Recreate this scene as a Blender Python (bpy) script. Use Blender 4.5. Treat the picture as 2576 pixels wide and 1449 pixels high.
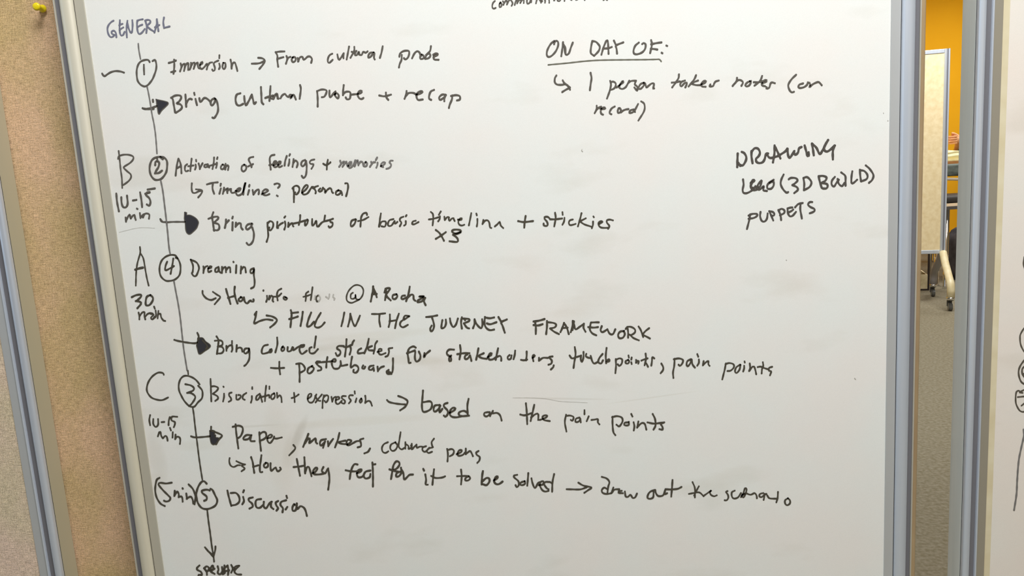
import bpy, bmesh, math, random
from mathutils import Vector, Matrix
random.seed(7)
for o in list(bpy.data.objects): bpy.data.objects.remove(o)
SC = bpy.context.scene
COL = SC.collection
# ------------------------------------------------------------------ camera
W, H, F = 2576.0, 1449.0, 2000.0          # photograph size and focal length in pixels
CAM = Vector((0.0, -1.25, 1.30))
down = Vector((778, -12453, -2000)).normalized()    # world down seen from the camera
up_c = -down
y_c = (Vector((0, 0, -1)) - up_c * up_c.dot(Vector((0, 0, -1)))).normalized()
x_c = y_c.cross(up_c)
R = Matrix((x_c, y_c, up_c))               # camera space -> world
cam = bpy.data.cameras.new('camera'); camo = bpy.data.objects.new('camera', cam); COL.objects.link(camo)
cam.sensor_fit = 'HORIZONTAL'; cam.sensor_width = 36; cam.lens = 36 * F / W
cam.clip_start = 0.02; cam.clip_end = 60
camo.matrix_world = Matrix.Translation(CAM) @ R.to_4x4()
SC.camera = camo
def ray(px, py): return R @ Vector((px - W / 2, -(py - H / 2), -F))
def at(px, py, Y):                          # point of the plane y = Y that shows at this pixel
    d = ray(px, py); return CAM + d * ((Y - CAM.y) / d.y)
def onfloor(px, py):
    d = ray(px, py); return CAM + d * (-CAM.z / d.z)
# ------------------------------------------------------------------ world, lights, exposure
wd = bpy.data.worlds.new('world'); SC.world = wd; wd.use_nodes = True
wd.node_tree.nodes['Background'].inputs[0].default_value = (0.9, 0.95, 1, 1)
wd.node_tree.nodes['Background'].inputs[1].default_value = 0.3
SC.view_settings.view_transform = 'Standard'; SC.view_settings.look = 'None'
SC.view_settings.exposure = -0.28; SC.view_settings.gamma = 1; SC.view_settings.use_curve_mapping = False
def area(name, loc, size, power, col, rot=(0, 0, 0)):
    l = bpy.data.lights.new(name, 'AREA'); l.shape = 'RECTANGLE'; l.size, l.size_y = size
    l.energy = power; l.color = col
    o = bpy.data.objects.new(name, l); o.location = loc; o.rotation_euler = rot; COL.objects.link(o); return o
NEUT = (0.99, 0.99, 0.985)
area('ceiling_lamp', (0.38, -1.15, 3.04), (1.6, 0.7), 108, NEUT)
area('ceiling_lamp', (-2.2, -2.6, 3.04), (1.2, 0.6), 10, NEUT)
area('ceiling_lamp', (4.2, -1.7, 3.04), (1.2, 0.6), 12, NEUT)
area('ceiling_lamp', (1.4, 2.0, 3.04), (1.2, 0.6), 62, NEUT)
area('ceiling_lamp', (3.2, 4.0, 3.04), (1.2, 0.6), 80, NEUT)
area('ceiling_lamp', (5.2, 6.4, 3.04), (1.2, 0.6), 62, NEUT)
area('ceiling_lamp', (2.6, 6.6, 3.04), (1.2, 0.6), 40, NEUT)
area('cool_fill_left', (-4.9, -2.2, 1.7), (1.8, 3.2), 34, (0.70, 0.85, 1.0), (0, -math.pi / 2, 0))  # unseen cool area light, added at the left to tint the rails
area('warm_fill_right', (3.6, -4.85, 1.6), (2.4, 1.8), 12, (1.0, 0.84, 0.60), (math.pi / 2, 0, 0))  # unseen warm area light, added behind the camera to colour the left rails
# ------------------------------------------------------------------ materials
def srgb(r, g, b):
    f = lambda c: ((c / 255 + 0.055) / 1.055) ** 2.4 if c > 10 else c / 255 / 12.92
    return (f(r), f(g), f(b), 1)
def mat(name, col, rough=0.6, metal=0.0, spec=0.5):
    m = bpy.data.materials.new(name); m.use_nodes = True; b = m.node_tree.nodes['Principled BSDF']
    b.inputs['Base Color'].default_value = srgb(*col); b.inputs['Roughness'].default_value = rough
    b.inputs['Metallic'].default_value = metal; b.inputs['Specular IOR Level'].default_value = spec
    return m
def nodes(m): return m.node_tree.nodes, m.node_tree.links, m.node_tree.nodes['Principled BSDF']
def noise_col(m, scale, c0, c1, stretch=(1, 1, 1), detail=3, lo=0.35, hi=0.65, bump=0.0, bdist=0.001):
    N, L, B = nodes(m)
    tc = N.new('ShaderNodeTexCoord'); mp = N.new('ShaderNodeMapping'); mp.inputs['Scale'].default_value = stretch
    ns = N.new('ShaderNodeTexNoise'); ns.inputs['Scale'].default_value = scale; ns.inputs['Detail'].default_value = detail
    cr = N.new('ShaderNodeValToRGB'); cr.color_ramp.elements[0].position = lo; cr.color_ramp.elements[1].position = hi
    cr.color_ramp.elements[0].color = srgb(*c0); cr.color_ramp.elements[1].color = srgb(*c1)
    L.new(tc.outputs['Object'], mp.inputs[0]); L.new(mp.outputs[0], ns.inputs['Vector'])
    L.new(ns.outputs['Fac'], cr.inputs[0]); L.new(cr.outputs[0], B.inputs['Base Color'])
    if bump:
        bp = N.new('ShaderNodeBump'); bp.inputs['Strength'].default_value = bump; bp.inputs['Distance'].default_value = bdist
        L.new(ns.outputs['Fac'], bp.inputs['Height']); L.new(bp.outputs[0], B.inputs['Normal'])
    return m
def fabric(name, c0, c1, c2):
    """woven cloth: fine horizontal and vertical threads, soft olive and pink blotches"""
    m = mat(name, c0, 0.95, 0, 0.1); N, L, B = nodes(m)
    tc = N.new('ShaderNodeTexCoord')
    def ns(scale, st, det=2):
        mp = N.new('ShaderNodeMapping'); mp.inputs['Scale'].default_value = st
        n = N.new('ShaderNodeTexNoise'); n.inputs['Scale'].default_value = scale; n.inputs['Detail'].default_value = det
        L.new(tc.outputs['Object'], mp.inputs[0]); L.new(mp.outputs[0], n.inputs['Vector']); return n.outputs['Fac']
    def ramp(src, lo, hi, a, b):
        r = N.new('ShaderNodeValToRGB'); r.color_ramp.elements[0].position = lo; r.color_ramp.elements[1].position = hi
        r.color_ramp.elements[0].color = a; r.color_ramp.elements[1].color = b; L.new(src, r.inputs[0]); return r.outputs[0]
    def mix(kind, f, a, b):
        x = N.new('ShaderNodeMixRGB'); x.blend_type = kind; x.inputs[0].default_value = f
        L.new(a, x.inputs[1]); L.new(b, x.inputs[2]); return x.outputs[0]
    blot = ramp(ns(9, (1, 1, 0.6), 4), 0.38, 0.62, srgb(*c0), srgb(*c1))
    th = ns(260, (0.35, 1, 3.2)); tv = ns(260, (3.2, 1, 0.35)); gr = ns(700, (1, 1, 1), 1)
    wv = ramp(th, 0.30, 0.70, (0.62, 0.62, 0.62, 1), (1.2, 1.2, 1.2, 1))
    wh = ramp(tv, 0.30, 0.70, (0.72, 0.72, 0.72, 1), (1.15, 1.15, 1.15, 1))
    fl = ramp(gr, 0.36, 0.5, srgb(*c2), (1, 1, 1, 1))
    c = mix('MULTIPLY', 0.75, blot, wv); c = mix('MULTIPLY', 0.75, c, wh); c = mix('MULTIPLY', 0.5, c, fl)
    L.new(c, B.inputs['Base Color'])
    bp = N.new('ShaderNodeBump'); bp.inputs['Strength'].default_value = 0.35; bp.inputs['Distance'].default_value = 0.0006
    L.new(th, bp.inputs['Height']); L.new(bp.outputs[0], B.inputs['Normal']); return m
M = {}
M['alu'] = noise_col(mat('anodised_aluminium', (212, 221, 234), 0.40, 0.45), 60, (208, 217, 231), (217, 225, 237), (1, 1, 0.03), 2)
M['alu_flat'] = noise_col(mat('matt_aluminium', (218, 226, 226), 0.6, 0.1), 50, (213, 221, 221), (223, 230, 230), (1, 1, 0.05), 2)
M['alu_warm_lit'] = noise_col(mat('warm_lit_aluminium', (228, 224, 206), 0.42, 0.3), 60, (224, 219, 200), (232, 228, 212), (1, 1, 0.03), 2)  # rail aluminium with warm reflected light put into its colour
M['band'] = mat('grey_aluminium_band', (192, 195, 197), 0.5, 0.3)
M['band_warm_lit'] = mat('warm_lit_aluminium_band', (196, 192, 178), 0.5, 0.25)  # grey band of the same post, warm reflected light painted in
M['band_taupe'] = mat('taupe_band', (158, 152, 138), 0.5, 0.2)
M['side_shaded'] = mat('shaded_aluminium_side', (186, 180, 156), 0.6, 0.1)  # same aluminium as the other posts, dimmer warmer light put into its colour
M['gasket'] = mat('grey_gasket', (112, 112, 118), 0.6)
M['seam'] = mat('dark_seam', (38, 36, 34), 0.8)
M['lip'] = mat('pale_lip', (188, 184, 172), 0.5, 0.2)
M['cream_strip'] = noise_col(mat('cream_edge_strip', (222, 212, 180), 0.4), 20, (216, 204, 170), (226, 217, 188))
M['tan_rail'] = noise_col(mat('tan_rail', (186, 160, 128), 0.5, 0.1), 12, (172, 146, 112), (196, 172, 134), (1, 1, 0.4))
M['fabric'] = fabric('tan_woven_fabric', (212, 186, 140), (232, 197, 163), (176, 160, 110))
M['fabric_left'] = fabric('pinkish_woven_fabric', (226, 212, 182), (238, 214, 196), (160, 145, 100))
M['fabric_far'] = noise_col(mat('cream_woven_fabric', (242, 222, 176), 0.95), 30, (236, 214, 166), (248, 230, 188), (1, 1, 1), 4)
# whiteboard: enamel, with faint rubbed ink smudges and colour drift
def board(name, base):
    m = mat(name, base, 0.28, 0, 0.35); N, L, B = nodes(m)
    tc = N.new('ShaderNodeTexCoord')
    def n(scale, st, det, lo, hi, a, b):
        mp = N.new('ShaderNodeMapping'); mp.inputs['Scale'].default_value = st
        q = N.new('ShaderNodeTexNoise'); q.inputs['Scale'].default_value = scale; q.inputs['Detail'].default_value = det
        r = N.new('ShaderNodeValToRGB'); r.color_ramp.elements[0].position = lo; r.color_ramp.elements[1].position = hi
        r.color_ramp.elements[0].color = a; r.color_ramp.elements[1].color = b
        L.new(tc.outputs['Object'], mp.inputs[0]); L.new(mp.outputs[0], q.inputs['Vector']); L.new(q.outputs['Fac'], r.inputs[0]); return r.outputs[0]
    def mul(a, b, f=1.0):
        x = N.new('ShaderNodeMixRGB'); x.blend_type = 'MULTIPLY'; x.inputs[0].default_value = f; L.new(a, x.inputs[1]); L.new(b, x.inputs[2]); return x.outputs[0]
    one = (1, 1, 1, 1)
    c = n(7, (1, 1, 1), 3, 0.35, 0.65, srgb(base[0], base[1] - 1, base[2] - 3), srgb(base[0] - 3, base[1] + 1, base[2]))
    c = mul(c, n(5, (1, 1, 2.5), 4, 0.28, 0.42, (0.93, 0.92, 0.90, 1), one))
    c = mul(c, n(900, (1, 1, 1), 1, 0.3, 0.6, (0.965, 0.965, 0.96, 1), one))
    # rubbed-out smudges at their own places on the board
    sep = N.new('ShaderNodeSeparateXYZ'); L.new(tc.outputs['Object'], sep.inputs[0])
    for (cx, cz, rx, rz, k, an) in SMUDGE:
        def mth(op, a, b):
            q = N.new('ShaderNodeMath'); q.operation = op
            for i, v in enumerate((a, b)):
                if isinstance(v, (int, float)): q.inputs[i].default_value = v
                else: L.new(v, q.inputs[i])
            return q.outputs[0]
        dx = mth('SUBTRACT', sep.outputs[0], cx); dz = mth('SUBTRACT', sep.outputs[2], cz); ca, sa = math.cos(an), math.sin(an)
        u = mth('DIVIDE', mth('ADD', mth('MULTIPLY', dx, ca), mth('MULTIPLY', dz, sa)), rx); v = mth('DIVIDE', mth('SUBTRACT', mth('MULTIPLY', dz, ca), mth('MULTIPLY', dx, sa)), rz)
        d = mth('ADD', mth('MULTIPLY', u, u), mth('MULTIPLY', v, v))
        r = N.new('ShaderNodeValToRGB'); r.color_ramp.elements[0].color = (k, k * 0.99, k * 0.97, 1); r.color_ramp.elements[1].color = one
        r.color_ramp.interpolation = 'EASE'; L.new(d, r.inputs[0]); c = mul(c, r.outputs[0])
    L.new(c, B.inputs['Base Color']); return m
def ink(name, core, edge):
    m = mat(name, core, 0.45, 0, 0.3); N, L, B = nodes(m)
    a = N.new('ShaderNodeAttribute'); a.attribute_name = 'rim'
    r = N.new('ShaderNodeValToRGB'); r.color_ramp.elements[0].position = 0.35; r.color_ramp.elements[1].position = 0.95
    r.color_ramp.elements[0].color = srgb(*core); r.color_ramp.elements[1].color = srgb(*edge)
    tc = N.new('ShaderNodeTexCoord'); q = N.new('ShaderNodeTexNoise'); q.inputs['Scale'].default_value = 160
    ad = N.new('ShaderNodeMath'); ad.operation = 'MULTIPLY_ADD'; ad.inputs[1].default_value = 0.7; L.new(q.outputs['Fac'], ad.inputs[0])
    sb = N.new('ShaderNodeMath'); sb.operation = 'SUBTRACT'; sb.inputs[1].default_value = 0.35; L.new(a.outputs['Fac'], ad.inputs[2])
    L.new(tc.outputs['Object'], q.inputs['Vector']); L.new(ad.outputs[0], sb.inputs[0])
    L.new(sb.outputs[0], r.inputs[0]); L.new(r.outputs[0], B.inputs['Base Color']); return m
INK = {'d': ink('black_marker', (98, 94, 88), (48, 42, 34)), 'l': ink('grey_marker', (124, 122, 120), (78, 74, 70)),
       'e': ink('black_marker_fresh', (80, 76, 66), (38, 32, 24)),
       'b': ink('bluish_marker', (120, 122, 140), (92, 92, 108)), 'k': ink('dark_marker', (86, 82, 78), (52, 48, 44)),
       'f': ink('faint_marker', (190, 188, 182), (170, 168, 162)), 'g': ink('thin_marker', (118, 118, 106), (84, 84, 72)),
       'r': ink('other_marker', (92, 86, 76), (50, 44, 34)), 's': ink('filled_marker', (56, 56, 62), (44, 42, 42))}
# ------------------------------------------------------------------ mesh helpers
def link(name, me, m=None, parent=None, loc=None):
    o = bpy.data.objects.new(name, me); COL.objects.link(o)
    if m and not me.materials: me.materials.append(m)
    if parent: o.parent = parent
    if loc is not None: o.location = loc
    return o
def empty(name, loc, rz=0, label=None, cat=None, group=None):
    o = bpy.data.objects.new(name, None); COL.objects.link(o); o.location = loc; o.rotation_euler = (0, 0, rz)
    o.empty_display_size = 0.1
    if label: o['label'] = label
    if cat: o['category'] = cat
    if group: o['group'] = group
    return o
def tag(o, label, cat, group=None):
    o['label'] = label; o['category'] = cat
    if group: o['group'] = group
    return o
def mesh_of(bm, name, smooth=False):
    me = bpy.data.meshes.new(name); bm.normal_update(); bm.to_mesh(me); bm.free()
    if smooth:
        for p in me.polygons: p.use_smooth = True
    return me
def bx(bm, x0, x1, y0, y1, z0, z1, bev=0.0):
    r = bmesh.ops.create_cube(bm, size=1)
    for v in r['verts']:
        v.co = Vector(((x0 + x1) / 2 + v.co.x * (x1 - x0), (y0 + y1) / 2 + v.co.y * (y1 - y0), (z0 + z1) / 2 + v.co.z * (z1 - z0)))
    if bev:
        ed = list({e for v in r['verts'] for e in v.link_edges})
        bmesh.ops.bevel(bm, geom=ed, offset=bev, segments=2, affect='EDGES', profile=0.5)
def box(name, m, parent, x0, x1, y0, y1, z0, z1, bev=0.0, smooth=False):
    bm = bmesh.new(); bx(bm, x0, x1, y0, y1, z0, z1, bev); return link(name, mesh_of(bm, name, smooth), m, parent)
def tube(bm, pts, radii, n=14, caps=True):
    """tube along a polyline with one radius per point"""
    pts = [Vector(p) for p in pts]; rings = []
    if not isinstance(radii, (list, tuple)): radii = [radii] * len(pts)
    prev = None
    for i, p in enumerate(pts):
        t = (pts[min(i + 1, len(pts) - 1)] - pts[max(i - 1, 0)]).normalized()
        a = prev if prev else (Vector((1, 0, 0)) if abs(t.x) < 0.9 else Vector((0, 1, 0)))
        a = (a - t * a.dot(t)).normalized(); b = t.cross(a); prev = a
        rings.append([bm.verts.new(p + (a * math.cos(k * 2 * math.pi / n) + b * math.sin(k * 2 * math.pi / n)) * radii[i]) for k in range(n)])
    for r0, r1 in zip(rings, rings[1:]):
        for k in range(n): bm.faces.new((r0[k], r0[(k + 1) % n], r1[(k + 1) % n], r1[k]))
    if caps:
        bm.faces.new(rings[0][::-1]); bm.faces.new(rings[-1])
def extrude_profile(name, m, parent, prof, z0, z1, smooth=True):
    """closed (x, y) outline swept from z0 to z1"""
    bm = bmesh.new(); a = [bm.verts.new((x, y, z0)) for x, y in prof]; b = [bm.verts.new((x, y, z1)) for x, y in prof]
    n = len(prof)
    for i in range(n): bm.faces.new((a[i], a[(i + 1) % n], b[(i + 1) % n], b[i]))
    bm.faces.new(a[::-1]); bm.faces.new(b)
    bmesh.ops.recalc_face_normals(bm, faces=bm.faces)
    me = mesh_of(bm, name)
    if smooth:
        for p in me.polygons: p.use_smooth = abs(p.normal.z) < 0.5
        try: me.set_sharp_from_angle(angle=math.radians(35))
        except Exception: pass
    return link(name, me, m, parent)
def spline(p, step):
    """Catmull-Rom through the points, sampled about every step"""
    if len(p) < 3: 
        if len(p) == 2 and (p[1] - p[0]).length < 1e-9: p = [p[0], p[0] + Vector((0.1, 0))]
        return p
    q = [p[0] * 2 - p[1]] + p + [p[-1] * 2 - p[-2]]; out = []
    for i in range(1, len(q) - 2):
        a, b, c, d = q[i - 1:i + 3]; k = max(1, int((c - b).length / step))
        for j in range(k):
            t = j / k
            out.append(0.5 * ((2 * b) + (c - a) * t + (2 * a - 5 * b + 4 * c - d) * t * t + (3 * b - a - 3 * c + d) * t ** 3))
    out.append(p[-1]); return out
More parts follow.
